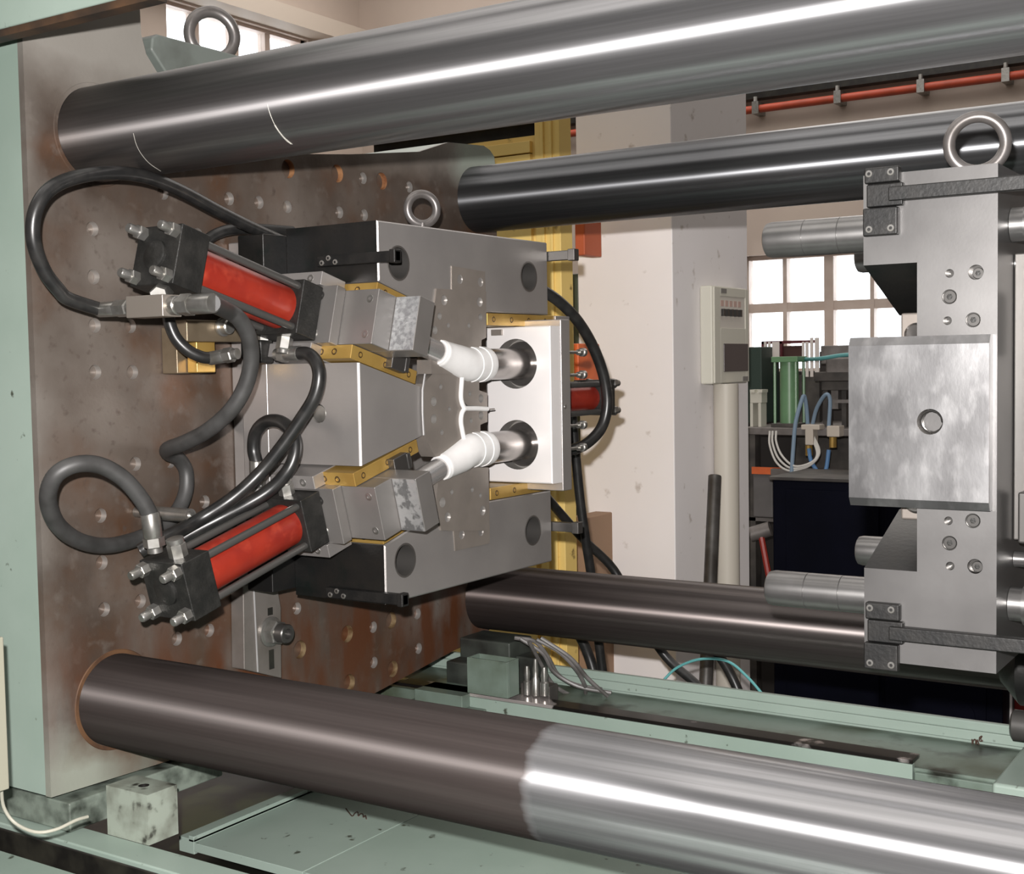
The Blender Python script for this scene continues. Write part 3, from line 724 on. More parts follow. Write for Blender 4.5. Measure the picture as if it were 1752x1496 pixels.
pl.part('foot', MB().box(-0.40, 0.018, -0.605, -0.30, -0.60, -0.556), mat('grimy_foot_paint', (0.22, 0.26, 0.22), 0.4, 0.0, (0.03, 0.035, 0.028), 16, lo=0.45, hi=0.62), bev=.003)
# collars in which the front bars sit
for sz in (1, -1):
    c = Vector((0, -BAR_Y, sz * BAR_Z))
    pl.part('bar_collar', MB().lathe(c, XA, [(0.0, BAR_R + .007), (0.0015, BAR_R + .006), (0.0015, BAR_R + .0005), (0.0, BAR_R + .0005)], 64, cap=False), PLATEN if sz > 0 else mat('rusty_collar', (0.15, 0.075, 0.035), 0.6, 0.2, (0.07, 0.035, 0.02), 22))
# screwed pin sticking out of the platen
p0 = at(234, 876, X=0.001); 
pin = Thing('platen_dowel', 'steel dowel pin sticking out of the platen by the grey hose', 'dowel', p0)
e = at(326, 881, Y=p0.y)
mb = MB().lathe(p0, XA, [(0, .0085), (e.x * .3, .0085), (e.x * .31, .0105), (e.x, .0105), (e.x, .0075), (e.x - .012, .007)], 20)
pin.part('shaft', mb, ZINC)

# ---- machine bed
bed = Thing('machine_bed', 'pale green machine bed with oily rails below the platen', 'machine bed', (0.8, 0, FLOOR_Z))
bed.part('front_rail', MB().box(-1.2, 2.6, -0.630, -0.578, -0.74, -0.600), PAINT, bev=.003)
bed.part('front_ledge', MB().box(-1.2, 2.6, -0.6355, -0.6305, -0.75, -0.606), GRIME, bev=.003)
bed.part('gutter', MB().box(-1.2, 2.6, -0.695, -0.636, -0.80, -0.69), GRIME)
bed.part('side_panel', MB().box(-1.2, 2.6, -0.90, -0.6955, FLOOR_Z, -0.602), PAINT, bev=.003)
bed.part('inner_wall', MB().box(-1.2, 2.6, -0.575, -0.55, -0.9, -0.66), DARKIRON)
bed.part('pan', MB().box(-1.2, 2.6, -0.55, 0.29, -0.76, -0.735), mat('mossy_black_pan', (0.012, 0.012, 0.009), 0.35, 0.0, (0.05, 0.06, 0.02), 5, lo=0.52, hi=0.6))
xs = at(600, 1452, Z=-0.70).x
ytr = at(400, 1461, Z=-0.70).y
for a, b in ((0.0, xs - .001), (xs + .001, 2.6)):
    bed.part('tray_panel', MB().box(a, b, ytr, 0.29, -0.715, -0.70), PAINT, bev=.001)
bed.part('tray_lip', MB().box(-0.035, 0.0, ytr, 0.29, -0.72, -0.695).box(-0.012, -0.0, ytr, 0.29, -0.70, -0.690), PAINT, bev=.001)
bed.part('rear_rail', MB().box(-1.2, 2.6, 0.50, 0.512, -1.0, -0.562), PAINT, bev=.003)
bed.part('rear_rail_cap', MB().box(-1.2, 2.6, 0.492, 0.4995, -0.595, -0.577), PAINT, bev=.002)
bed.part('rear_shelf', MB().box(-1.2, 2.6, 0.31, 0.50, -0.9, -0.600), PAINTD, bev=.003)
xq = at(1562, 1310, Y=.30).x
bed.part('slideway', MB().box(-0.2, xq, 0.298, 0.340, -0.5915, -0.585), mat('slideway_reflection_steel', (0.85, 0.77, 0.75), 0.22, 0.7, (0.03, 0.025, 0.023), 5.0, lo=0.50, hi=0.53, rough2=0.3), bev=.001)  # window reflection and its dark breaks put into the colour
bed.part('slide_strip', MB().box(0.05, xq, 0.297, 0.3095, -0.70, -0.592), PAINT, bev=.001)
bed.part('end_block', MB().box(xq + .002, xq + .14, 0.30, 0.40, -0.70, -0.605), PAINTD, bev=.002)
xe = at(1722, 1290, Y=.30).x
bed.part('end_housing', MB().box(xe, 2.6, 0.20, 0.50, -0.95, -0.57), PAINT, bev=.006)
for k, (a, b, h) in enumerate(((-0.02, 0.10, -0.585), (-0.04, 0.14, -0.612), (-0.06, 0.22, -0.642))):
    bed.part('stepped_guide', MB().box(a, b, 0.27 - k * .012, 0.42, h - .028, h), PAINTD, bev=.002)
bed.part('rear_casting', MB().box(0.003, 0.13, 0.40, 0.488, -0.598, -0.50).box(0.13, 0.18, 0.42, 0.47, -0.598, -0.53).box(0.003, 0.06, 0.35, 0.40, -0.598, -0.54), mat('grimy_black_casting', (0.02, 0.022, 0.019), 0.45, 0, (0.06, 0.07, 0.06), 12), bev=.004)
bed.part('leg', MB().box(-1.1, -0.5, -0.9, 0.6, FLOOR_Z, -0.76), PAINT).name = 'plinth'
bed.part('plinth', MB().box(1.9, 2.5, -0.9, 0.6, FLOOR_Z, -0.76), PAINT)
INK = mat('dark_marker_ink', (0.06, 0.03, 0.02), 0.5)
def stroke(thing, pts, plane, r=.0012, nm='pen_mark'):
    w = [at(px, py, **plane) for px, py in pts]
    thing.part(nm, MB().tube(smooth(w, 4), r, 6), INK)
stroke(bed, [(592, 1384), (597, 1391), (603, 1397), (607, 1392), (612, 1390), (613, 1397)], dict(Z=-0.6995))
stroke(bed, [(613, 1397), (617, 1393), (621, 1394), (622, 1399), (625, 1396), (627, 1402)], dict(Z=-0.6995))
stroke(bed, [(1663, 1265), (1664, 1277), (1665, 1268), (1669, 1266), (1670, 1276), (1672, 1266), (1675, 1275)], dict(Y=0.4915))
stroke(bed, [(1676, 1262), (1680, 1260), (1678, 1265), (1681, 1268), (1676, 1268), (1676, 1262)], dict(Y=0.4915), nm='pen_mark')

# stop block on the front rail
a = at(181, 1334.6, Y=-.58); b = at(252, 1366.6, Y=-.58); yb_ = at(303, 1349, X=b.x).y
t = Thing('stop_block', 'grimy pale green steel block on the front rail below the platen', 'stop block', ((a.x + b.x) / 2, -.58, -0.60))
mb = MB().plate([(a.x, -.58), (b.x, -.58), (b.x, yb_), (a.x, yb_)], [((a.x + b.x) / 2 + .005, -.58 + (yb_ + .58) * .5, .008, .02, 1)], (0, 0, -0.527), XA, YA, ZA, 0.0728)
t.part('body', mb, [mat('grimy_pale_green', (0.32, 0.36, 0.305), 0.42, 0.0, (0.15, 0.155, 0.125), 24, lo=0.42, hi=0.70, col3=(0.04, 0.04, 0.032), n3scale=46, lo3=0.58, hi3=0.70), GRIME], bev=.002)
# green cover beam above the platen
zbm = .529
t = Thing('cover_beam', 'pale green cover beam above the platen at the upper corner', 'cover beam', (-.4, -.70, zbm))
t.part('beam', MB().box(-1.4, 0.37, -.712, -.70, zbm, zbm + .30).box(-1.4, .37, -.7, -.45, zbm + .285, zbm + .30), PAINT, bev=.003)
t.part('seal_strip', MB().box(-1.4, 0.37, -.711, -.69, zbm - .010, zbm - .0005), mat('rusty_black_seal', (0.02, 0.014, 0.01), 0.6, 0, (0.09, 0.045, 0.02), 14))
# cream panel edge and cable at the far lower side
q = at(11, 1200, Y=-.80)
single('guard_panel', MB().box(q.x - .4, q.x, -.82, -.80, at(8, 1348, Y=-.8).z, at(8, 1090, Y=-.8).z), mat('cream_paint', (0.33, 0.32, 0.25), 0.45), 'narrow cream guard panel edge at the lower corner', 'guard panel', (q.x, -.81, -.55), bev=.002)
pts = [(2, 1345, -.80, 'Y'), (6, 1380, -.79, 'Y'), (25, 1408, -.78, 'Y'), (60, 1424, -.77, 'Y'), (95, 1420, -.75, 'Y'), (130, 1404, -.72, 'Y'), (150, 1398, -.70, 'Y')]
hose_px('sensor_cable', pts, .0022, mat('cream_cable', (0.42, 0.41, 0.34), 0.4), 'thin cream cable drooping below the platen corner', 'cable')
# lifting lug with ring bolt on top of the platen
RING = mat('ring_bolt_steel', (0.22, 0.205, 0.20), 0.36, 0.6, (0.16, 0.145, 0.135), 30)
def ring_bolt(label, c, R, r, normal, base, grp='lifting ring bolts'):
    t = Thing('ring_bolt', label, 'ring bolt', base, grp)
    t.part('ring', MB().torus(c, normal, R, r, 48, 16), RING)
    c, base = Vector(c), Vector(base)
    t.part('shank', MB().lathe(base - ZA * .004, ZA, [(0, r * 1.7), (.006, r * 1.7), (.010, r * 1.15), ((c.z - R) - base.z + .006, r * 1.05)], 20), RING)
    return t
pl.part('lifting_lug', MB().prism([(-.30, .50), (-.375, .58), (-.372, .60), (-.36, .607), (-.10, .607), (-.02, .50)], (0, 0, 0), YA, ZA, XA, -.10, -.014), mat('dull_grey_green', (0.16, 0.18, 0.165), 0.5, 0, (0.08, 0.085, 0.075), 9), bev=.004)
c = at(363, 60, X=-.055)
ring_bolt('large ring bolt on the platen top against the bright window', (c.x, c.y, c.z), .039, .0098, (0.88, -0.48, 0), (c.x, c.y, .607))
# ================================================================== CLAMPED MOULD HALF ON THE PLATEN
XP = 0.30                      # parting plane
A15 = math.radians(15)
def frame(sg):
    """slide frame of the upper (sg=1) or lower (sg=-1) side core: origin on the pin axis, s along the stroke, n across (pointing away from the middle)"""
    s = Vector((0, math.cos(A15), -sg * math.sin(A15)))
    n = Vector((0, math.sin(A15), sg * math.cos(A15)))
    return Vector((XP, -0.05, sg * 0.095)), s, n
mo = Thing('mould_half', 'clamped steel mould half with angled side cores on the platen', 'mould', (0.0, 0.04, -0.303))
mo.part('clamp_plate', MB().box(0.0005, 0.05, -0.236, 0.30, -0.285, 0.285), STEEL, bev=.002)
mo.part('backing_plate', MB().box(0.0505, 0.1075, -0.264, 0.30, -0.17, 0.09), STEEL, bev=.0022)
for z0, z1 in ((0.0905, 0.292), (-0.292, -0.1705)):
    mo.part('backing_plate', MB().box(0.0505, 0.1075, -0.264, 0.30, z0, z1), STEEL_D, bev=.0022)  # cast shade put into the colour of the outer plates
mo.part('ejector_plate', MB().box(0.052, 0.10, 0.3005, 0.345, -0.20, 0.20), STEEL, bev=.002)
for sg in (1, -1):
    Zs = lambda z: sg * z
    outl = [(-0.21, Zs(.303)), (0.296, Zs(.303)), (0.296, Zs(.167)), (0.07, Zs(.167)), (0.0, Zs(.150)), (-0.21, Zs(.2085))]
    hol = [(-0.159, Zs(.239), .0262, .09, 1), (0.229, Zs(.236), .0262, .09, 1)]
    mb = MB().plate(outl, hol, (XP, 0, 0), YA, ZA, XA, 0.192, seg=36, cham=.0022)
    for i, f in enumerate(mb.f):                    # the front side takes the dark steel
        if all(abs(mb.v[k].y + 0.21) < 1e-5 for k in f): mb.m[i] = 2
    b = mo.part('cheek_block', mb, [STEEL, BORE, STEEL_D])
    # bore bushes
    for (cy, cz) in ((-0.159, Zs(.239)), (0.229, Zs(.236))):
        mo.part('guide_bush', MB().lathe((XP - .0005, cy, cz), XA, [(0, .0262), (.0012, .0282), (.0012, .0252), (-.085, .0252)], 36, cap=False), mat('ground_bush_steel', (0.30, 0.285, 0.27), 0.3, 0.85), parent=b)
# centre wedge block
q = at(545.5, 708, Y=-.264)
cb = MB()
cb.plate([(.1085, -.0785), (XP, -.0785), (XP, .0815), (.1085, .0815)], [(q.x, q.z, .0150, .007, 1)], (0, -.264, 0), XA, ZA, -YA, .001, seg=32, sides=False)
W_ = lambda x, y, z: (x, y, z)
cb.add([(.1085, -.264, -.0785), (.1085, -.264, .0815), (.1085, -.105, .0395), (.1085, -.105, -.0395), (XP, -.264, -.0785), (XP, -.264, .0815), (XP, -.105, .0395), (XP, -.105, -.0395)],
       [(0, 3, 2, 1), (4, 5, 6, 7), (0, 4, 7, 3), (1, 2, 6, 5), (2, 3, 7, 6)])
ctr = mo.part('centre_wedge', cb, [STEEL, HOLE])
mo.part('wedge_glint', MB().tube([(XP - .0012, -.2628, -.078), (XP - .0012, -.2628, .081)], .0026, 8), REARB, parent=ctr)  # glint on the bevelled edge, painted as a near-white strip
mo.part('plug', MB().lathe((q.x, -.2585, q.z), -YA, [(0, .0138), (.003, .0138), (.0042, .0128)], 28), ZINC, parent=ctr)
# brass gibs either side of each slide channel
for sg in (1, -1):
    O, s, n = frame(sg)
    for side in (-1, 1):
        n0, n1 = (-.0665, -.0445) if side < 0 else (.0445, .0665)
        s0, s1 = (-0.222, -0.055) if side < 0 else (-0.185, -0.06)
        g = mo.part('brass_gib', MB().obox(O, s, n, XA, s0, s1, n0, n1, -0.10, -0.0008), BRASS, bev=.0012)
        cnt = 3 if side < 0 else 2
        for k in range(cnt):
            p = O + s * (s0 + .022 + k * (.062 if side < 0 else .055)) + n * ((n0 + n1) / 2) - XA * .0006
            mo.inst('gib_screw', SCRB, p, XA, g)
        for dx in ((-.035, -.062) if side < 0 else (-.04,)):
            mo.inst('gib_screw', SCRB, O + s * (s0 - .0006) + n * ((n0 + n1) / 2) + XA * dx, -s, g)
# brass gibs of the rear slide
for sg in (1, -1):
    z0, z1 = sorted((sg * .144, sg * .166))
    g = mo.part('brass_gib', MB().box(0.2, XP - .001, 0.092, 0.318, z0, z1), BRASS, bev=.0012)
    mo.part('steel_end', MB().box(0.2, XP + .002, 0.319, 0.372, z0, z1), STEEL, bev=.0012)
    for k in range(4):
        mo.inst('gib_screw', SCRB, (XP - .0006, 0.112 + k * .058, (z0 + z1) / 2), XA, g)
# satin core inserts between the slides
def core(name, pts, x=XP + .0015, t=.03, holes=(), m=STEEL_G, bev=.0006):
    w = [at(px, py, X=x) for px, py in pts]
    hl = []
    for (px, py, r) in holes:
        q = at(px, py, X=x); hl.append((q.y, q.z, r, .012, 1))
    return mo.part(name, MB().plate([(p.y, p.z) for p in w], hl, (x, 0, 0), YA, ZA, XA, t, seg=18), [m, HOLE], bev=0)
core('core_insert', [(773, 455), (830, 465), (831, 503), (773, 498)], holes=[(787, 478, .008), (822, 483, .008)])
core('core_insert', [(747, 494), (832, 499), (832, 578), (824, 582), (822, 640), (738, 640), (738, 566)], x=XP + .003, holes=[(760, 514, .0085), (821, 517, .0085), (752, 541, .006), (822, 543, .006), (767, 557, .0042), (802, 557, .0042), (744, 565, .007)])
core('core_insert', [(776, 905), (838, 905), (838, 930), (779, 943)], holes=[(790, 915, .008), (823, 910, .008)])
core('core_insert', [(752, 800), (836, 800), (838, 908), (776, 909), (755, 908), (746, 862)], x=XP + .003, holes=[(757, 860, .0085), (766, 885, .0085), (826, 874, .0085), (773, 842, .0045), (808, 838, .0045), (822, 848, .004)])
core('core_insert', [(725, 657), (740, 640), (790, 640), (789, 672), (793, 692), (788, 722), (792, 745), (790, 770), (745, 782), (728, 752), (723, 705)], x=XP + .002,
     holes=[(754, 662, .0045), (742, 687, .008), (742, 717, .008), (769, 700, .004), (756, 740, .0045)])
core('core_insert', [(794, 640), (820, 640), (820, 668), (834, 673), (834, 696), (800, 694), (794, 688)], x=XP + .002, holes=[(804, 674, .0045), (823, 682, .0075)])
core('core_insert', [(798, 703), (834, 703), (834, 722), (822, 727), (822, 770), (794, 770), (795, 716)], x=XP + .002, holes=[(806, 720, .0045), (823, 711, .0075)])
# glint on the centre insert's chamfered edge, painted as a bright strip
w = [at(727, 640, X=XP + .004), at(723, 668, X=XP + .004), at(723, 704, X=XP + .004), at(725, 745, X=XP + .004)]
mo.part('insert_glint', MB().tube(w, .0018, 8), STEEL_B)

# ---- rear slide with the two fixed cores
YR = 0.18
rs = Thing('rear_slide', 'bright rear slide block with two round cores', 'mould slide', (0.31, 0.28, -0.143))
fx0, fx1 = 0.235, 0.374
hol = [(0.30, 0.0755, .0455, .030, 1), (0.30, -0.0725, .0455, .030, 1)]
mb = MB().plate([(fx0, -.142), (fx1, -.142), (fx1, .1425), (fx0, .1425)], hol, (0, YR, 0), XA, ZA, -YA, 0.034, seg=44, cham=.002)
rs.part('slide_block', mb, [REARB, HOLE])
rs.part('drive_plate', MB().box(0.21, fx1 + .0025, YR + .0345, YR + .066, -.158, .155), STEEL, bev=.002)
q = at(851, 566, Y=YR)
rs.part('stop_key', MB().box(q.x - .012, q.x + .012, YR - .004, YR + .01, .128, .139), STEEL_G, bev=.001)
for k, z in enumerate((.0, )):
    rs.inst('socket_screw', SCR5, (fx1 + .003, YR + .046, -.004), XA)
for sg in (1, -1):
    zc = .0755 if sg > 0 else -.0725
    rs.part('round_core', MB().lathe((0.30, YR + .029, zc), -YA, [(0, .0405), (.010, .0405), (.012, .038), (.012, .0290), (.020, .0280), (.10, .0278), (.135, .0270)], 44), CORE)

# ---- slides with pins
for sg, nm in ((1, 'upper'), (-1, 'lower')):
    O, s, n = frame(sg)
    sl = Thing('angled_slide', 'stepped steel slide with chrome pin, behind the %s red cylinder' % nm, 'mould slide', O - XA * .1, 'angled slides')
    def blk(name, s0, s1, x0, x1, m=STEEL_S, hw=.0436, bev=.0014, parent=None):
        return sl.part(name, MB().obox(O, s, n, XA, s0, s1, -hw, hw, x0 - XP, x1 - XP), m, bev=bev, parent=parent)
    blk('mount_plate', -.2400, -.2195, .150, .2676, STEEL_S, .046)
    blk('slide_body', -.2190, -.1762, .19, .3335)
    blk('heel_block', -.1758, -.1370, .19, .38)
    gall = mat('galled_face', (0.60, 0.61, 0.62), 0.35, 0.6, (0.33, 0.33, 0.34), 130, lo=0.42, hi=0.60, rough2=0.55, bump=0.5, bscale=140) if sg > 0 else mat('scraped_face', (0.66, 0.66, 0.66), 0.3, 0.7, (0.24, 0.24, 0.24), 60, lo=0.47, hi=0.56, rough2=0.5, bump=0.5, bscale=90)
    sl.part('wear_face', MB().obox(O, s, n, XA, -.1764, -.1750, -.0425, .0425, .3345 - XP, .379 - XP), gall)
    for nn in (-.028, .028):
        sl.inst('socket_screw', SCR7, O + s * (-.2196) + n * nn + XA * (.318 - XP), -s)
    sl.inst('socket_screw', SCR9, O + s * (-.2415) + n * (-.030 if sg > 0 else .026) + XA * (.232 - XP), -s)
    sl.inst('socket_screw', SCRD, O + s * (-.2402) + n * (.030 if sg > 0 else -.026) + XA * (.236 - XP), -s)
    sl.part('pin', MB().lathe(O + s * (-.138), s, [(0, .0182), (.06, .0182), (.135, .0182), (.137, .016)], 36), mat('chromed_pin_%s' % nm, (0.80, 0.78, 0.77), 0.24, 0.8))
    sl.part('pin_collar', MB().obox(O, s, n, XA, -.137, -.10, -.060, -.030, -.012, .012).obox(O, s, n, XA, -.105, -.095, -.058, -.032, -.014, .014), SCREW, bev=.002).name = 'lock_key'
    # side brackets carrying the cylinder: light plate edges above and below
    br = Thing('cylinder_bracket', 'steel bracket fixing the %s red cylinder to the mould' % nm, 'bracket', O + s * (-.235), 'cylinder brackets')
    for n0, n1 in ((.0462, .068), (-.068, -.0462)):
        br.part('side_plate', MB().obox(O, s, n, XA, -.2465, -.19, n0, n1, -.150, -.062), STEEL, bev=.0012)
        br.inst('socket_screw', SCR7, O + s * (-.2470) + n * ((n0 + n1) / 2) + XA * (-.085), -s)

    # ---- moulded part on the pin
    f = Thing('moulded_elbow', 'white plastic elbow fitting on the %s core pin' % nm, 'pipe fitting', O + s * .06, 'moulded elbow fittings')
    zc = .0755 if sg > 0 else -.0725
    p0 = O + s * (-.008)
    V = lambda y: Vector((XP, y, zc))
    line = [p0, O + s * (-.002), O + s * .006, O + s * .025, O + s * .048, V(.026), V(.034), V(.0345), V(.047), V(.0475), V(.059), V(.0595), V(.072), V(.079)]
    rad = [.0205, .0230, .0232, .0250, .0275, .0292, .0294, .0308, .0308, .0298, .0298, .0314, .0314, .0300]
    pts, rds = [], []
    for i in range(len(line) - 1):
        k = 4 if (line[i + 1] - line[i]).length > .004 else 1
        for j in range(k):
            u = j / k
            pts.append(line[i].lerp(line[i + 1], u)); rds.append(rad[i] * (1 - u) + rad[i + 1] * u)
    pts.append(line[-1]); rds.append(rad[-1])
    f.part('elbow_body', MB().tube(pts, 0, 40, radii=rds), PLAST, sharp=28)
    f.part('lip', MB().torus(O + s * (-.0075), s, .0195, .0022, 36, 8), PLAST)
# white runner left on the core inserts
w = lambda px, py: at(px, py, X=XP + .0045)
rn = Thing('plastic_runner', 'white forked plastic runner between the two elbow fittings', 'runner', w(794, 698))
rn.part('branch', MB().tube(smooth([w(790.5, 645), w(789, 665), w(788.5, 680), w(791, 692), w(795, 699)], 4), .0042, 10), PLAST)
rn.part('branch', MB().tube(smooth([w(795, 699), w(790, 708), w(788.5, 722), w(791, 738), w(794, 752)], 4), .0042, 10), PLAST)
rn.part('stem', MB().tube([w(795, 699), w(815, 699), w(834, 700)], .0042, 10), PLAST)
rn.part('spike', MB().tube([w(832, 701), w(846, 700)], .0012, 8), STEEL_G)

# ---- latch bars on the mould sides
for sg, nm in ((1, 'upper'), (-1, 'lower')):
    z = .2445 if sg > 0 else -.2905
    lb = Thing('latch_bar', 'black latch bar screwed to the %s front corner of the clamped mould' % nm, 'latch bar', (.26, -.218, z), 'black latch bars on the clamped mould')
    lb.part('bar', MB().box(.185, .345, -.224, -.2105, z - .0085, z + .0085), BLACKLATCH, bev=.0015)
    lb.part('hook', MB().box(.334, .345, -.226, -.2085, z - .0105, z + .0105), BLACKLATCH, bev=.0015)
    for k in range(3):
        lb.inst('socket_screw', SCR5, (.196 + k * .014, -.2255, z + (.004 if k % 2 else -.003)), -YA)
    zz = .2775 if sg > 0 else -.2365
    lr = Thing('latch_bar', 'grey latch bar sticking out behind the %s corner of the clamped mould' % nm, 'latch bar', (.32, .303, zz), 'rear latch bars on the clamped mould')
    lr.part('bar', MB().box(.20, .355, .297, .310, zz - .009, zz + .009), SCREW, bev=.0015)
    lr.part('hook', MB().box(.345, .360, .294, .312, zz - .011, zz + .011), SCREW, bev=.0015)
c = at(722, 358, X=.2)
ring_bolt('small ring bolt on top of the clamped mould', c, .0265, .0075, (0.80, -0.60, 0), (c.x, c.y, .3035))

# ---- hydraulic cylinders
def hyd_cylinder(name, label, O, s, n, x, s_head, s_tube, s_cap, s_end, hw, rod, rt, ports=True, grp='red hydraulic cylinders'):
    """axis through O + XA*(x-XP) along s: head s_tube..s_head, tube s_cap..s_tube, cap s_end..s_cap"""
    c = Vector((x, O.y, O.z))
    t = Thing(name, label, 'hydraulic cylinder', c + s * ((s_head + s_end) / 2), grp)
    t.part('head', MB().obox(c, s, n, XA, s_tube, s_head, -hw, hw, -hw, hw), BLACK, bev=.002)
    cap = t.part('rear_cap', MB().obox(c, s, n, XA, s_end, s_cap, -hw, hw, -hw, hw), BLACK, bev=.002)
    t.part('tube', MB().lathe(c + s * s_cap, s, [(0, rt), (s_tube - s_cap, rt)], 48), RED)
    t.part('boss', MB().lathe(c + s * s_end, -s, [(-.002, rt * .62), (.004, rt * .6), (.006, rt * .5)], 28), BLACK, parent=cap)
    for a in (-1, 1):
        for b in (-1, 1):
            p = c + n * (a * rod) + XA * (b * rod)
            r = t.part('tie_rod', MB().cyl(p + s * s_cap, p + s * s_tube, .0058, 14), BLACKROD)
            t.part('nut', MB().lathe(p + s * s_end, -s, [(-.001, .0105), (.012, .0105), (.013, .0095)], 6), ZINC, parent=r, sharp=20)
            t.part('stud', MB().lathe(p + s * s_end, -s, [(0, .0068), (.027, .0068), (.029, .0055)], 14), ZINC, parent=r)
    return t, c
CYL = {}
for sg, nm in ((1, 'upper'), (-1, 'lower')):
    O, s, n = frame(sg)
    CYL[sg] = hyd_cylinder('hydraulic_cylinder', '%s red hydraulic cylinder with black end caps' % nm, O, s, n, .197, -.2405, -.285, -.482, -.535, .043, .032, .034)
# rear cylinder
hyd_cylinder('hydraulic_cylinder', 'small red hydraulic cylinder behind the rear slide', Vector((XP, 0, .004)), YA * -1, ZA, .27, -.30, -.36, -.498, -.545, .036, .028, .026)
for k, (py, x) in enumerate(((603, .36), (642, .36), (729, .36), (768, .36))):
    a = at(977, py, X=.345); b = at(999, py, X=.345)
    sr = Thing('spring_rod', ['topmost', 'second', 'third', 'lowest'][k] + ' thin steel rod with end nut behind the rear slide', 'rod', a, 'rods behind the rear slide')
    d = YA
    sr.part('rod', MB().cyl((a.x, .2465, a.z), (a.x, b.y, a.z), .0032, 12), ZINC)
    sr.part('nut', MB().lathe((a.x, b.y - .022, a.z), YA, [(0, .006), (.012, .006), (.013, .0085), (.022, .0085), (.024, .007)], 12), ZINC)
# ================================================================== OPEN MOULD HALF ON THE FIXED SIDE
ro = Thing('mould_half', 'open steel mould half with guide pins facing the clamped one', 'mould', (1.18, 0.04, -0.303))
RX0, RX1, RXI = 1.068, 1.228, 1.134
YF = -0.205
SCRH = [(1624.6, 468, 's'), (1669.6, 466, 'c'), (1624.5, 508, 'b'), (1621, 549, 's'), (1665, 547.6, 'b'), (1622.6, 891.5, 's'), (1664.5, 891.5, 'b'), (1624.7, 929.7, 'b'), (1625.6, 968.8, 's'), (1668.2, 969.5, 'c')]
hol = []
for px, py, k in SCRH:
    q = at(px, py, Y=YF)
    hol.append((q.x, q.z, {'s': .0052, 'c': .0090, 'b': .0090}[k], {'s': .012, 'c': .012, 'b': .0045}[k], 1))
mb = MB().plate([(RXI, -.306), (RX1, -.306), (RX1, .300), (RXI, .300)], hol, (0, YF, 0), XA, ZA, -YA, 0.50, seg=24)
main = ro.part('cavity_plate', mb, [STEEL_R, BORE])
for (px, py, k) in SCRH:
    q = at(px, py, Y=YF)
    if k == 'b': ro.inst('socket_screw', screw_mesh('socket_screw', .0078, .004, [SCREW, BLACK], .48), (q.x, YF + .0012, q.z), -YA)
    if k == 'c': ro.inst('socket_screw', screw_mesh('socket_screw', .0066, .005, [SCREW, BLACK], .5), (q.x + .0015, YF + .005, q.z - .001), -YA)
for sg in (1, -1):
    Zs = lambda z: sg * z
    z1 = .300 if sg > 0 else .306
    # cheek block: its inner face slopes like the slide channel
    outl = [(YF, Zs(z1)), (0.296, Zs(z1)), (0.296, Zs(.13)), (-0.055, Zs(.131)), (YF, Zs(.1895))]
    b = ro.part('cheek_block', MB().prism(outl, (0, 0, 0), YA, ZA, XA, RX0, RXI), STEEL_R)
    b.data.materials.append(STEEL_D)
    for f in b.data.polygons:                      # dark steel on the sloping channel face
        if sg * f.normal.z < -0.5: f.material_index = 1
    # guide pins
    for (cy, L) in ((-.157, .146), (.23, .150)):
        zc = sg * .2335
        c = Vector((RX0, cy, zc))
        prof = [(-.01, .0238), (.043, .0238), (.0436, .0230), (.0444, .0238), (.090, .0238), (.0906, .0230), (.0914, .0238), (L - .008, .0238), (L - .002, .0222), (L, .019)]
        ro.part('guide_pin', MB().lathe(c, -XA, prof, 40), PINST)
# centre boss: chamfered front
yb0 = -0.224
bx0, bx1 = at(1452, 720, Y=yb0).x, at(1692, 720, Y=yb0).x
ch = .0105
zt1, zt0 = at(1570, 590, Y=yb0).z, at(1570, 856, Y=yb0).z
prof = [(YF + .01, zt0 - ch), (yb0 + ch * .6, zt0 - ch), (yb0, zt0), (yb0, zt1), (yb0 + ch * .6, zt1 + ch), (YF + .01, zt1 + ch)]
cbm = MB()
q = at(1591, 722, Y=yb0)
cbm.plate([(bx0, zt0), (bx1, zt0), (bx1, zt1), (bx0, zt1)], [(q.x, q.z, .0155, .03, 1)], (0, yb0, 0), XA, ZA, -YA, .001, seg=32, sides=False)
P3 = lambda x, i: (x, prof[i][0], prof[i][1])
vs = [P3(bx0, i) for i in range(6)] + [P3(bx1, i) for i in range(6)]
cbm.add(vs, [(0, 1, 7, 6), (1, 2, 8, 7), (3, 4, 10, 9), (4, 5, 11, 10), (5, 0, 6, 11), (0, 5, 4, 3, 2, 1), (6, 7, 8, 9, 10, 11)])
boss = ro.part('centre_boss', cbm, [STEEL_RB, HOLE])
ro.part('thread', MB().tube([Vector((q.x + .0135 * math.cos(t * .5), yb0 + .004 + t * .0005, q.z + .0135 * math.sin(t * .5))) for t in range(50)], .0013, 6), BORE, parent=boss)
ro.part('bore_shoulder', MB().lathe((q.x, yb0 + .026, q.z), -YA, [(0, .0152), (.006, .0152), (.006, .009), (.0, .009)], 28, cap=False), HOLE, parent=boss)
# polished core ends seen behind the plate
for sg in (1, -1):
    p = at(1551, 556 if sg > 0 else 880, X=1.126)
    d = Vector((0, .97, -sg * .26))
    ro.part('core_end', MB().lathe(p + d * .035, d, [(0, .010), (.004, .014), (.03, .015), (.031, .018), (.06, .018)], 28), CORE)
    ro.part('core_block', MB().box(RXI - .03, RXI + .01, p.y + .05, .2, *sorted((sg * .09, sg * .13))), STEEL_G, bev=.003)
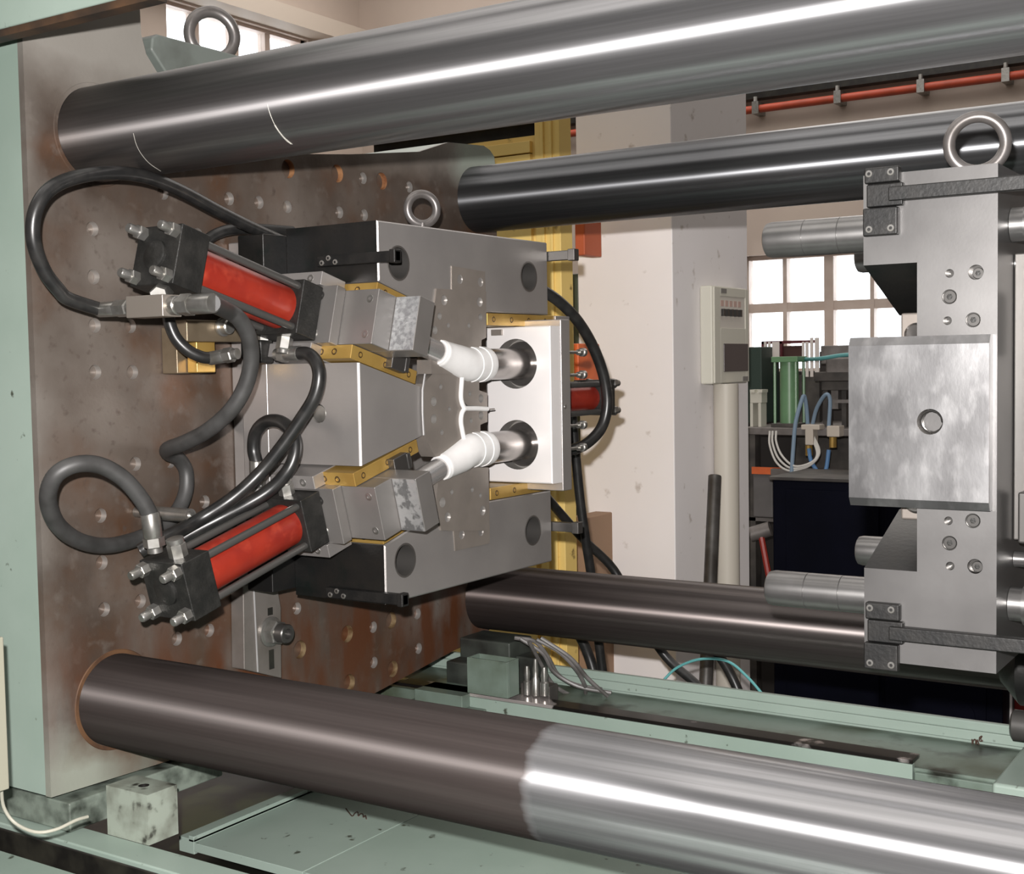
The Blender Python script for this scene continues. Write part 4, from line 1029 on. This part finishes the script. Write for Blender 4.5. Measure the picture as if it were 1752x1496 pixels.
# latch plates
for sg, nm in ((1, 'upper'), (-1, 'lower')):
    ya = YF - .001
    a0, a1 = at(1481, 400, Y=ya).x, at(1540, 400, Y=ya).x
    if sg > 0: zl0, zl1, b0, b1 = at(1510, 404, Y=ya).z, at(1510, 288, Y=ya).z, at(1600, 337, Y=ya).z, at(1600, 318, Y=ya).z
    else: zl0, zl1, b0, b1 = at(1510, 1144, Y=ya).z, at(1510, 1030, Y=ya).z, at(1600, 1100, Y=ya).z, at(1600, 1075, Y=ya).z
    lt = Thing('latch_lock', 'black latch lock screwed to the %s edge of the open mould half' % nm, 'latch', ((a0 + a1) / 2, ya, zl0), 'black latch locks')
    zm0, zm1 = (b0 + b1) / 2 - .014, (b0 + b1) / 2 + .014
    lt.part('lock_plate', MB().box(a0, a1, ya - .012, ya, zl0, zm0 - .001), BLACKLATCH, bev=.002)
    lt.part('lock_plate', MB().box(a0 + .002, a1 + .002, ya - .012, ya, zm1 + .001, zl1), BLACKLATCH, bev=.002)
    lt.part('key', MB().box(a0 + .004, a1 + .006, ya - .010, ya, zm0, zm1), BLACKLATCH, bev=.002)
    zb = (b0 + b1) / 2
    lt.part('latch_bar', MB().box(a1 - .01, 1.52, ya - .016, ya - .002, zb - .0085, zb + .0085), BLACKLATCH, bev=.0015)
    for px_ in (a0 + .008, a1 - .008):
        for zz in (zl0 + .008, zl1 - .007):
            lt.inst('socket_screw', SCR5, (px_, ya - .0125, zz), -YA)
c = at(1672, 246, Y=-.06)
ring_bolt('ring bolt on top of the open mould half', (c.x, c.y, c.z), .0345, .0078, (0.30, -0.95, 0), (c.x, c.y, .3005))
# plates, bushes and rods behind the open half (towards the fixed platen)
fx = Thing('fixed_mould_base', 'stacked steel plates behind the open mould half', 'mould base', (1.33, 0.04, -0.2))
AGED = mat('aged_tool_plate', (0.10, 0.095, 0.09), 0.45, 0.6, (0.16, 0.15, 0.14), 9, stretch=(1, 1, 0.2))
fx.part('spacer_plate', MB().box(RX1 + .0005, 1.262, -.12, .28, -.155, .20), AGED, bev=.002)
fx.part('runner_plate', MB().box(1.2625, 1.31, -.11, .28, -.155, .20), AGED, bev=.002)
fx.part('cover_block', MB().box(1.2475, 1.36, -.15, -.121, .075, .152), AGED, bev=.003)
fx.part('cover_block', MB().box(1.240, 1.36, -.15, -.121, -.155, -.092), AGED, bev=.003)
fx.part('back_plate', MB().box(1.3105, 1.42, -.11, .28, -.30, .30), AGED, bev=.002)
for sg in (1, -1):
    zc = sg * .2335
    fx.part('guide_bush', MB().lathe((RX1 + .0005, -.13, zc), XA, [(0, .021), (.016, .021), (.0165, .0255), (.037, .0255), (.0375, .0235), (.039, .0235), (.0395, .0255), (.09, .0255)], 36), PINST)
    fx.part('return_pin', MB().lathe((RX1 + .0005, -.11, sg * .184 + .004), XA, [(0, .010), (.035, .010), (.04, .0125), (.085, .0125)], 24), PINST)
# stub rod beyond the rear upper bar
a = at(1713, 205, Y=.60)
t = Thing('limit_rod', 'short dark cylinder on the bar behind the ring bolt', 'limit rod', a)
t.part('barrel', MB().cyl((a.x, .60, a.z), (a.x + .035, .60, a.z), .027, 24), SCREW)
t.part('rod', MB().cyl((a.x + .035, .60, a.z), (a.x + .6, .60, a.z - .003), .024, 24), mat('beige_sleeve', (0.40, 0.34, 0.30), 0.5))
# dark sleeve on the rear rail
a = at(1731, 1240, Y=.45)
t = Thing('rail_roller', 'dark steel roller end on the rear rail', 'roller', a)
t.part('roller', MB().lathe(a, XA, [(0, .020), (.004, .026), (.25, .026)], 28), BLACKROD)
a = at(1716, 1135, Y=.30)
t = Thing('bar_cap', 'dark tapered end cap beside the lower corner of the open mould half', 'end cap', a)
t.part('cap', MB().lathe((a.x, .30, a.z), XA, [(0, .03), (.03, .062), (.4, .062)], 36), STEEL_D)
# ================================================================== HOSES AND FITTINGS
def fitting(thing, name, a, b, r, hexn=None, m=ZINC, parent=None):
    a, b = Vector(a), Vector(b); L = (b - a).length
    if hexn: prof = [(0, r), (L * .9, r), (L, r * .85)]
    else: prof = [(0, r * .92), (L * .06, r), (L * .94, r), (L, r * .92)]
    return thing.part(name, MB().lathe(a, b - a, prof, hexn or 20), m, parent=parent, sharp=20 if hexn else 35)
def ptn(p):
    if isinstance(p, Vector): return p
    return at(p[0], p[1], **({'Y': p[3]} if p[2] == 'Y' else {'X': p[3]} if p[2] == 'X' else {'Z': p[3]}))
def hose(name, label, pts, r, m, group=None, ends=(), per=7, seg=16, cat='hose'):
    w = [ptn(p) for p in pts]
    t = Thing(name, label, cat, w[0], group)
    t.part('hose_body', MB().tube(smooth(w, per), r, seg), m)
    for (i, d, rr, L1, L2) in ends:     # ferrule + hex nut at end i
        p = w[0] if i == 0 else w[-1]
        dv = ((w[0] - w[1]) if i == 0 else (w[-1] - w[-2])).normalized() if d is None else Vector(d).normalized()
        fitting(t, 'ferrule', p - dv * .004, p + dv * L1, rr)
        fitting(t, 'hex_nut', p + dv * L1, p + dv * (L1 + L2), rr * 1.12, 6)
        fitting(t, 'union', p + dv * (L1 + L2), p + dv * (L1 + L2 + .008), rr * .8)
    return t
G1 = 'hydraulic hoses of the clamped mould'
# manifold under the upper cylinder
O, s, n = frame(1)
mx = .19
m0 = at(219, 520, X=mx); my = m0.y
x0, x1 = at(215, 525, Y=my).x, at(278, 525, Y=my).x
z1, z0 = at(250, 505, Y=my).z, at(250, 543, Y=my).z
mf = Thing('hose_manifold', 'square steel hose manifold under the upper red cylinder', 'manifold', ((x0 + x1) / 2, my, z0))
mf.part('block', MB().box(x0, x1, my, my + .034, z0, z1), mat('brown_zinc', (0.36, 0.32, 0.28), 0.38, 0.6), bev=.0015)
zc = (z0 + z1) / 2; yc = my + .017
fitting(mf, 'union', (x0 + .002, yc, zc), (x0 - .010, yc, zc), .012)
fitting(mf, 'union', (x1 - .002, yc, zc), (x1 + .012, yc, zc), .013)
cpos = CYL[1][1] + s * (-.51) - n * .043
p = Vector((cpos.x, cpos.y, cpos.z))
fitting(mf, 'port_nut', p, Vector(((x0 + x1) / 2 + .01, yc, z1)), .0135, 6)
# H1 big loop
hose('hydraulic_hose', 'black hose looping wide over the platen under the top bar', [
    Vector((x0 - .072, yc, zc)), (118, 512, 'X', .11), (100, 496, 'X', .11), (75, 462, 'X', .11), (57, 412, 'X', .115), (60, 363, 'X', .12), (84, 325, 'X', .125), (128, 304, 'X', .13), (190, 296, 'X', .13), (250, 303, 'X', .125), (310, 327, 'X', .115), (375, 362, 'X', .10), (440, 394, 'X', .085), (505, 422, 'X', .07)],
    .0098, RUBBER, G1, [(0, (1, 0, 0), .0108, .034, .026)])
# H2 grey hose: from the manifold down along the platen and round to the lower cylinder
hose('hydraulic_hose', 'long grey hose running from the upper manifold round to the lower cylinder', [
    Vector((x1 + .074, yc, zc)), (386, 531, 'X', .27), (408, 545, 'X', .265), (425, 575, 'X', .26), (430, 615, 'X', .25), (420, 660, 'X', .235), (395, 702, 'X', .21), (355, 737, 'X', .165), (315, 758, 'X', .11), (288, 768, 'X', .055), (288, 776, 'X', .028), (305, 785, 'X', .02), (318, 806, 'X', .02), (318, 840, 'X', .022), (305, 872, 'X', .024), (280, 900, 'X', .028),
    (235, 922, 'X', .035), (180, 934, 'X', .05), (130, 923, 'X', .07), (95, 893, 'X', .09), (82, 852, 'X', .11), (95, 814, 'X', .13), (130, 795, 'X', .145), (172, 797, 'X', .155), (212, 820, 'X', .165), (242, 855, 'X', .17), (257, 882, 'X', .172)],
    .0118, RUBBERG, G1, [(0, (-1, 0, 0), .0135, .036, .020), (1, (0.02, .12, -1), .0135, .032, .014)])
# H3 short black hose
hose('hydraulic_hose', 'short black hose curving below the upper manifold', [
    (287, 535, 'X', .10), (291, 556, 'X', .10), (302, 580, 'X', .105), (322, 600, 'X', .115), (345, 611, 'X', .125), (362, 613, 'X', .13)], .0092, RUBBER, G1, [(1, (1, .12, .12), .0105, .026, .016)])
# second manifold on the centre
q = at(452, 604, Y=-.30)
m2 = Thing('hose_elbow', 'black steel hose elbow above the centre wedge', 'elbow', q)
m2.part('block', MB().box(q.x - .014, q.x + .012, -.32, -.29, q.z - .016, q.z + .020), BLACK, bev=.004)
fitting(m2, 'port_nut', (q.x + .005, -.305, q.z + .018), (q.x + .003, -.300, q.z + .045), .012, 6)
fitting(m2, 'collar', (q.x + .003, -.300, q.z + .045), (q.x + .003, -.298, q.z + .052), .0135)
# H4 black hose down to the lower cylinder
hose('hydraulic_hose', 'black hose hanging from the elbow past the centre wedge to the lower cylinder', [
    (510, 605, 'Y', -.31), (527, 606, 'Y', -.312), (541, 620, 'Y', -.315), (546, 645, 'Y', -.318), (538, 680, 'Y', -.322), (515, 718, 'Y', -.33), (482, 765, 'Y', -.345), (443, 812, 'Y', -.365), (395, 855, 'Y', -.40), (335, 893, 'Y', -.44), (285, 919, 'Y', -.50), (255, 934, 'Y', -.53), (240, 943, 'Y', -.54)],
    .0105, RUBBER, G1, [(0, (-1, -.0, -.02), .0118, .024, .014)])
# H5 looped black hose
hose('hydraulic_hose', 'black hose with a tight loop in front of the backing plate', [
    (439, 792, 'Y', -.30), (434, 768, 'Y', -.30), (438, 740, 'Y', -.302), (456, 722, 'Y', -.305), (480, 722, 'Y', -.31), (500, 740, 'Y', -.315), (506, 768, 'Y', -.32), (495, 802, 'Y', -.33), (465, 836, 'Y', -.345), (425, 862, 'Y', -.37), (375, 888, 'Y', -.40), (325, 914, 'Y', -.435), (292, 935, 'Y', -.46)],
    .0105, RUBBER, G1, [(0, (-.1, .1, -1), .0118, .024, .014)])
# fittings on the lower cylinder
O2, s2, n2 = frame(-1)
c2 = CYL[-1][1]
lf = Thing('port_fitting', 'zinc hose fitting on the rear cap of the lower cylinder', 'fitting', c2 + s2 * -.51 - n2 * .043, 'hose fittings on the cylinders')
p = c2 + s2 * -.51 - n2 * .043 + XA * .012
fitting(lf, 'port_nut', p, p - n2 * .020, .0135, 6); fitting(lf, 'collar', p - n2 * .020, p - n2 * .027, .0125)
lf = Thing('port_fitting', 'zinc hose fitting on the head of the lower cylinder', 'fitting', c2 + s2 * -.262 - n2 * .043, 'hose fittings on the cylinders')
p = c2 + s2 * -.262 - n2 * .043 - XA * .005
fitting(lf, 'port_nut', p, p - n2 * .018, .0125, 6); fitting(lf, 'collar', p - n2 * .018, p - n2 * .032, .0115)
c1 = CYL[1][1]
lf = Thing('port_fitting', 'zinc hose fitting on the head of the upper cylinder', 'fitting', c1 + s * -.262 - n * .043, 'hose fittings on the cylinders')
p = c1 + s * -.262 - n * .043
fitting(lf, 'port_nut', p, p - n * .020, .0125, 6); fitting(lf, 'collar', p - n * .020, p - n * .026, .011)
# thin black hose behind the upper cylinder
hose('hydraulic_hose', 'black hose arching behind the upper cylinder to the backing plate', [(345, 420, 'X', .03), (365, 403, 'X', .035), (395, 393, 'X', .04), (440, 392, 'X', .045), (500, 396, 'X', .05)], .009, RUBBER, G1)
# rear hoses
G2 = 'black hoses behind the mould'
hose('hydraulic_hose', 'thick black hose bowing out behind the rear slide', [
    (930, 498, 'Y', .33), (955, 515, 'Y', .36), (985, 545, 'Y', .40), (1012, 588, 'Y', .45), (1032, 640, 'Y', .48), (1039, 690, 'Y', .49), (1030, 730, 'Y', .48), (1008, 756, 'Y', .45), (985, 768, 'Y', .42), (960, 772, 'Y', .40)], .0112, RUBBER, G2)
hose('hydraulic_hose', 'black hose hanging straight down behind the rear slide', [
    (978, 700, 'Y', .60), (985, 780, 'Y', .62), (993, 860, 'Y', .64), (1003, 930, 'Y', .66), (1012, 990, 'Y', .68), (1022, 1080, 'Y', .70), (1032, 1160, 'Y', .71), (1040, 1230, 'Y', .71)], .0105, RUBBER, G2)
hose('hydraulic_hose', 'black hose slanting down across the white column', [
    (930, 845, 'Y', .50), (960, 880, 'Y', .60), (1000, 925, 'Y', .68), (1050, 975, 'Y', .74), (1090, 1050, 'Y', .75), (1140, 1125, 'Y', .76), (1200, 1180, 'Y', .76), (1240, 1240, 'Y', .76)], .0100, RUBBER, G2)
hose('hydraulic_hose', 'black hose dropping behind the rear rail near the yellow cabinet', [
    (960, 1040, 'Y', .70), (990, 1085, 'Y', .70), (1008, 1125, 'Y', .71), (1022, 1175, 'Y', .71)], .012, RUBBER, G2)
hose('hydraulic_hose', 'short black hose dropping behind the rear rail before the column', [
    (1190, 1085, 'Y', .72), (1228, 1120, 'Y', .73), (1252, 1158, 'Y', .74), (1270, 1200, 'Y', .74)], .0105, RUBBER, G2)
hose('air_line', 'thin teal air line rising behind the rear rail', [(1118, 1190, 'Y', .70), (1135, 1165, 'Y', .71), (1160, 1142, 'Y', .72), (1200, 1128, 'Y', .72), (1245, 1132, 'Y', .72), (1280, 1160, 'Y', .71), (1310, 1195, 'Y', .70)], .003, TEAL, None, cat='air line')
# lubrication box on the rear shelf with its lines
ly = .272
a, b = at(799, 1150, Y=ly), at(868, 1150, Y=ly)
yr = at(888, 1150, X=b.x).y
zt_, zb_ = at(868, 1134, Y=ly).z, at(868, 1196, Y=ly).z
lb = Thing('oil_box', 'grimy pale green open box beside the rear rail', 'oil box', ((a.x + b.x) / 2, ly, zb_))
th = .004
lb.part('front_wall', MB().box(a.x, b.x, ly, ly + th, zb_, zt_), PAINTD, bev=.001)
lb.part('side_wall', MB().box(b.x - th, b.x, ly + th, yr, zb_, zt_), PAINTD, bev=.001)
lb.part('side_wall', MB().box(a.x, a.x + th, ly + th, yr, zb_, zt_), PAINTD, bev=.001)
lb.part('back_wall', MB().box(a.x + th, b.x - th, yr - th, yr, zb_, zt_), PAINTD, bev=.001)
lb.part('oil', MB().box(a.x + th, b.x - th, ly + th, yr - th, zb_ + .002, zt_ - .010), GRIME)
# valve block with hose tails
vb = Thing('lube_valve', 'grimy zinc valve block with hose tails next to the oil box', 'valve', at(915, 1188, Y=.34))
for k, (xa, xb_, ya, yb_) in enumerate(((896, 908, 1140, 1188), (911, 922, 1128, 1190), (925, 938, 1142, 1190))):
    p, q = at(xa, (ya + yb_) / 2, Y=.34), at(xb_, (ya + yb_) / 2, Y=.34)
    z1_, z0_ = at((xa + xb_) / 2, ya, Y=.34).z, at((xa + xb_) / 2, yb_, Y=.34).z
    r = (q.x - p.x) / 2
    vb.part('valve_stem', MB().lathe(((p.x + q.x) / 2, .34, z0_), ZA, [(0, r), ((z1_ - z0_) * .45, r), ((z1_ - z0_) * .5, r * .7), ((z1_ - z0_) * .7, r * .8), ((z1_ - z0_), r * .5)], 12), ZINC)
vb.part('valve_body', MB().box(at(890, 1180, Y=.345).x, at(940, 1180, Y=.345).x, .345, .38, -.599, at(915, 1172, Y=.345).z), DGREY, bev=.003)
CABLE = mat('grey_cable', (0.16, 0.15, 0.145), 0.45, 0.0, (0.09, 0.085, 0.08), 30)
CAB = [[(880, 1092), (915, 1098), (938, 1125), (955, 1155), (985, 1172), (1030, 1180)], [(905, 1098), (925, 1135), (945, 1170), (975, 1190), (1000, 1200)], [(918, 1095), (955, 1115), (985, 1145), (1000, 1172), (1002, 1186)],
       [(925, 1092), (975, 1125), (1005, 1160), (1040, 1192)], [(890, 1093), (928, 1118), (948, 1150), (990, 1175), (1046, 1186)]]
CL = ['topmost grey cable of the bundle beside the oil box', 'grey cable dipping lowest beside the oil box', 'grey cable looping steeply beside the valve block', 'outer grey cable reaching farthest along the rear shelf', 'inner grey cable of the bundle lying on the rear shelf']
for k, c in enumerate(CAB):
    w = [(px, py, 'Y', .36 + .03 * i * (1 if k % 2 else .8)) for i, (px, py) in enumerate(c)]
    hose('cable', CL[k], w, .0042, CABLE, 'grey cables beside the oil box', cat='cable', per=6, seg=8)
# mould clamps on the platen
CLAMP = mat('bronze_brown_clamp', (0.26, 0.205, 0.14), 0.42, 0.6, (0.18, 0.14, 0.09), 18)
a = at(276, 600, X=.0)
t = Thing('mould_clamp', 'brown clamp bar with stepped block holding the mould on the platen', 'clamp', (.02, a.y, at(300, 640, X=0).z))
zz0, zz1 = at(300, 640, X=.02).z, at(300, 560, X=.02).z
y0 = at(276, 600, X=.0).y
t.part('step_block', MB().box(0.0005, .035, y0, y0 + .075, zz0, zz1), CLAMP, bev=.002)
t.part('step_block', MB().box(.0355, .058, y0 + .02, y0 + .06, zz0 + .001, zz1), BRASS, bev=.002)
yk = at(312, 570, X=.075).y
t.part('clamp_bar', MB().box(.0505, .085, yk, -.24, at(350, 585, X=.08).z, at(350, 548, X=.08).z), CLAMP, bev=.002)
pb = at(392, 560, X=.086)
t.part('bolt', MB().lathe((.086, pb.y - .015, pb.z), XA, [(0, .015), (.004, .015), (.0041, .012), (.016, .012), (.018, .010)], 24), ZINC)
x5 = .03
pts = [(416, 1001), (474, 1001), (481, 1040), (482, 1161), (418, 1146)]
w = [at(px, py, X=x5) for px, py in pts]
t = Thing('mould_clamp', 'slotted grey clamp plate with a hex bolt below the mould', 'clamp', (x5, w[0].y, w[-1].z))
t.part('clamp_plate', MB().prism([(p.y, p.z) for p in w], (0, 0, 0), YA, ZA, XA, .0005, x5), mat('dull_grey_clamp', (0.27, 0.245, 0.225), 0.42, 0.55, (0.20, 0.18, 0.16), 14), bev=.0015)
p0, p1 = at(434, 1001, X=x5 + .001), at(441, 1150, X=x5 + .001)
t.part('edge_strip', MB().tube([p0, p1], .0016, 8), STEEL_B)
pb = at(462, 1081, X=x5)
t.part('washer', MB().lathe((x5, pb.y, pb.z), XA, [(0, .026), (.004, .026), (.005, .024)], 28), ZINC)
bolt = t.part('hex_nut', MB().lathe((x5 + .005, pb.y, pb.z), XA, [(0, .0215), (.016, .0215), (.018, .019)], 6), ZINC, sharp=20)
t.part('stud', MB().lathe((x5 + .018, pb.y, pb.z), XA, [(0, .0165), (.022, .0165), (.024, .015), (.024, .009), (.016, .008)], 24), SCREW, parent=bolt)
sl0, sl1 = at(464, 1112, X=x5), at(462, 1146, X=x5)
t.part('slot', MB().box(x5 - .001, x5 + .0006, sl0.y - .006, sl0.y + .006, sl1.z, sl0.z), GRIME)
t.part('slot', MB().box(x5 - .001, x5 + .0006, sl0.y - .006, sl0.y + .006, at(462, 1053, X=x5).z, at(462, 1040, X=x5).z), GRIME)
# scratches wiped round the upper front bar
def bar_mark(label, poly, r=.0009):
    c = Vector((0, -BAR_Y, BAR_Z)); pts = []
    poly = [(p.x, p.y) for p in smooth([(a, b, 0) for a, b in poly], 5)]
    for px, py in poly:
        v = ray(px, py)
        a_ = v.y ** 2 + v.z ** 2; oy, oz = CAM.y - c.y, CAM.z - c.z
        b_ = v.y * oy + v.z * oz; cc = oy * oy + oz * oz - (BAR_R + .0003) ** 2
        d_ = b_ * b_ - a_ * cc
        if d_ >= 0: pts.append(CAM + v * ((-b_ - math.sqrt(d_)) / a_))
    single('chalk_mark', MB().tube(pts, r, 6), SCR, label, 'chalk mark', pts[0], 'chalk marks on the top bar')
bar_mark('thin pale mark curving round the top front bar', [(457, 178), (461, 192), (466, 205), (472, 217), (484, 233), (500, 247)], .0005)
bar_mark('short broad pale mark beside the thin one on the top bar', [(470, 214), (478, 226), (489, 239), (498, 246)], .0011)
bar_mark('faint pale mark curving round the top bar near the platen', [(228, 228), (233, 247), (242, 264), (256, 280), (275, 293)], .0004)
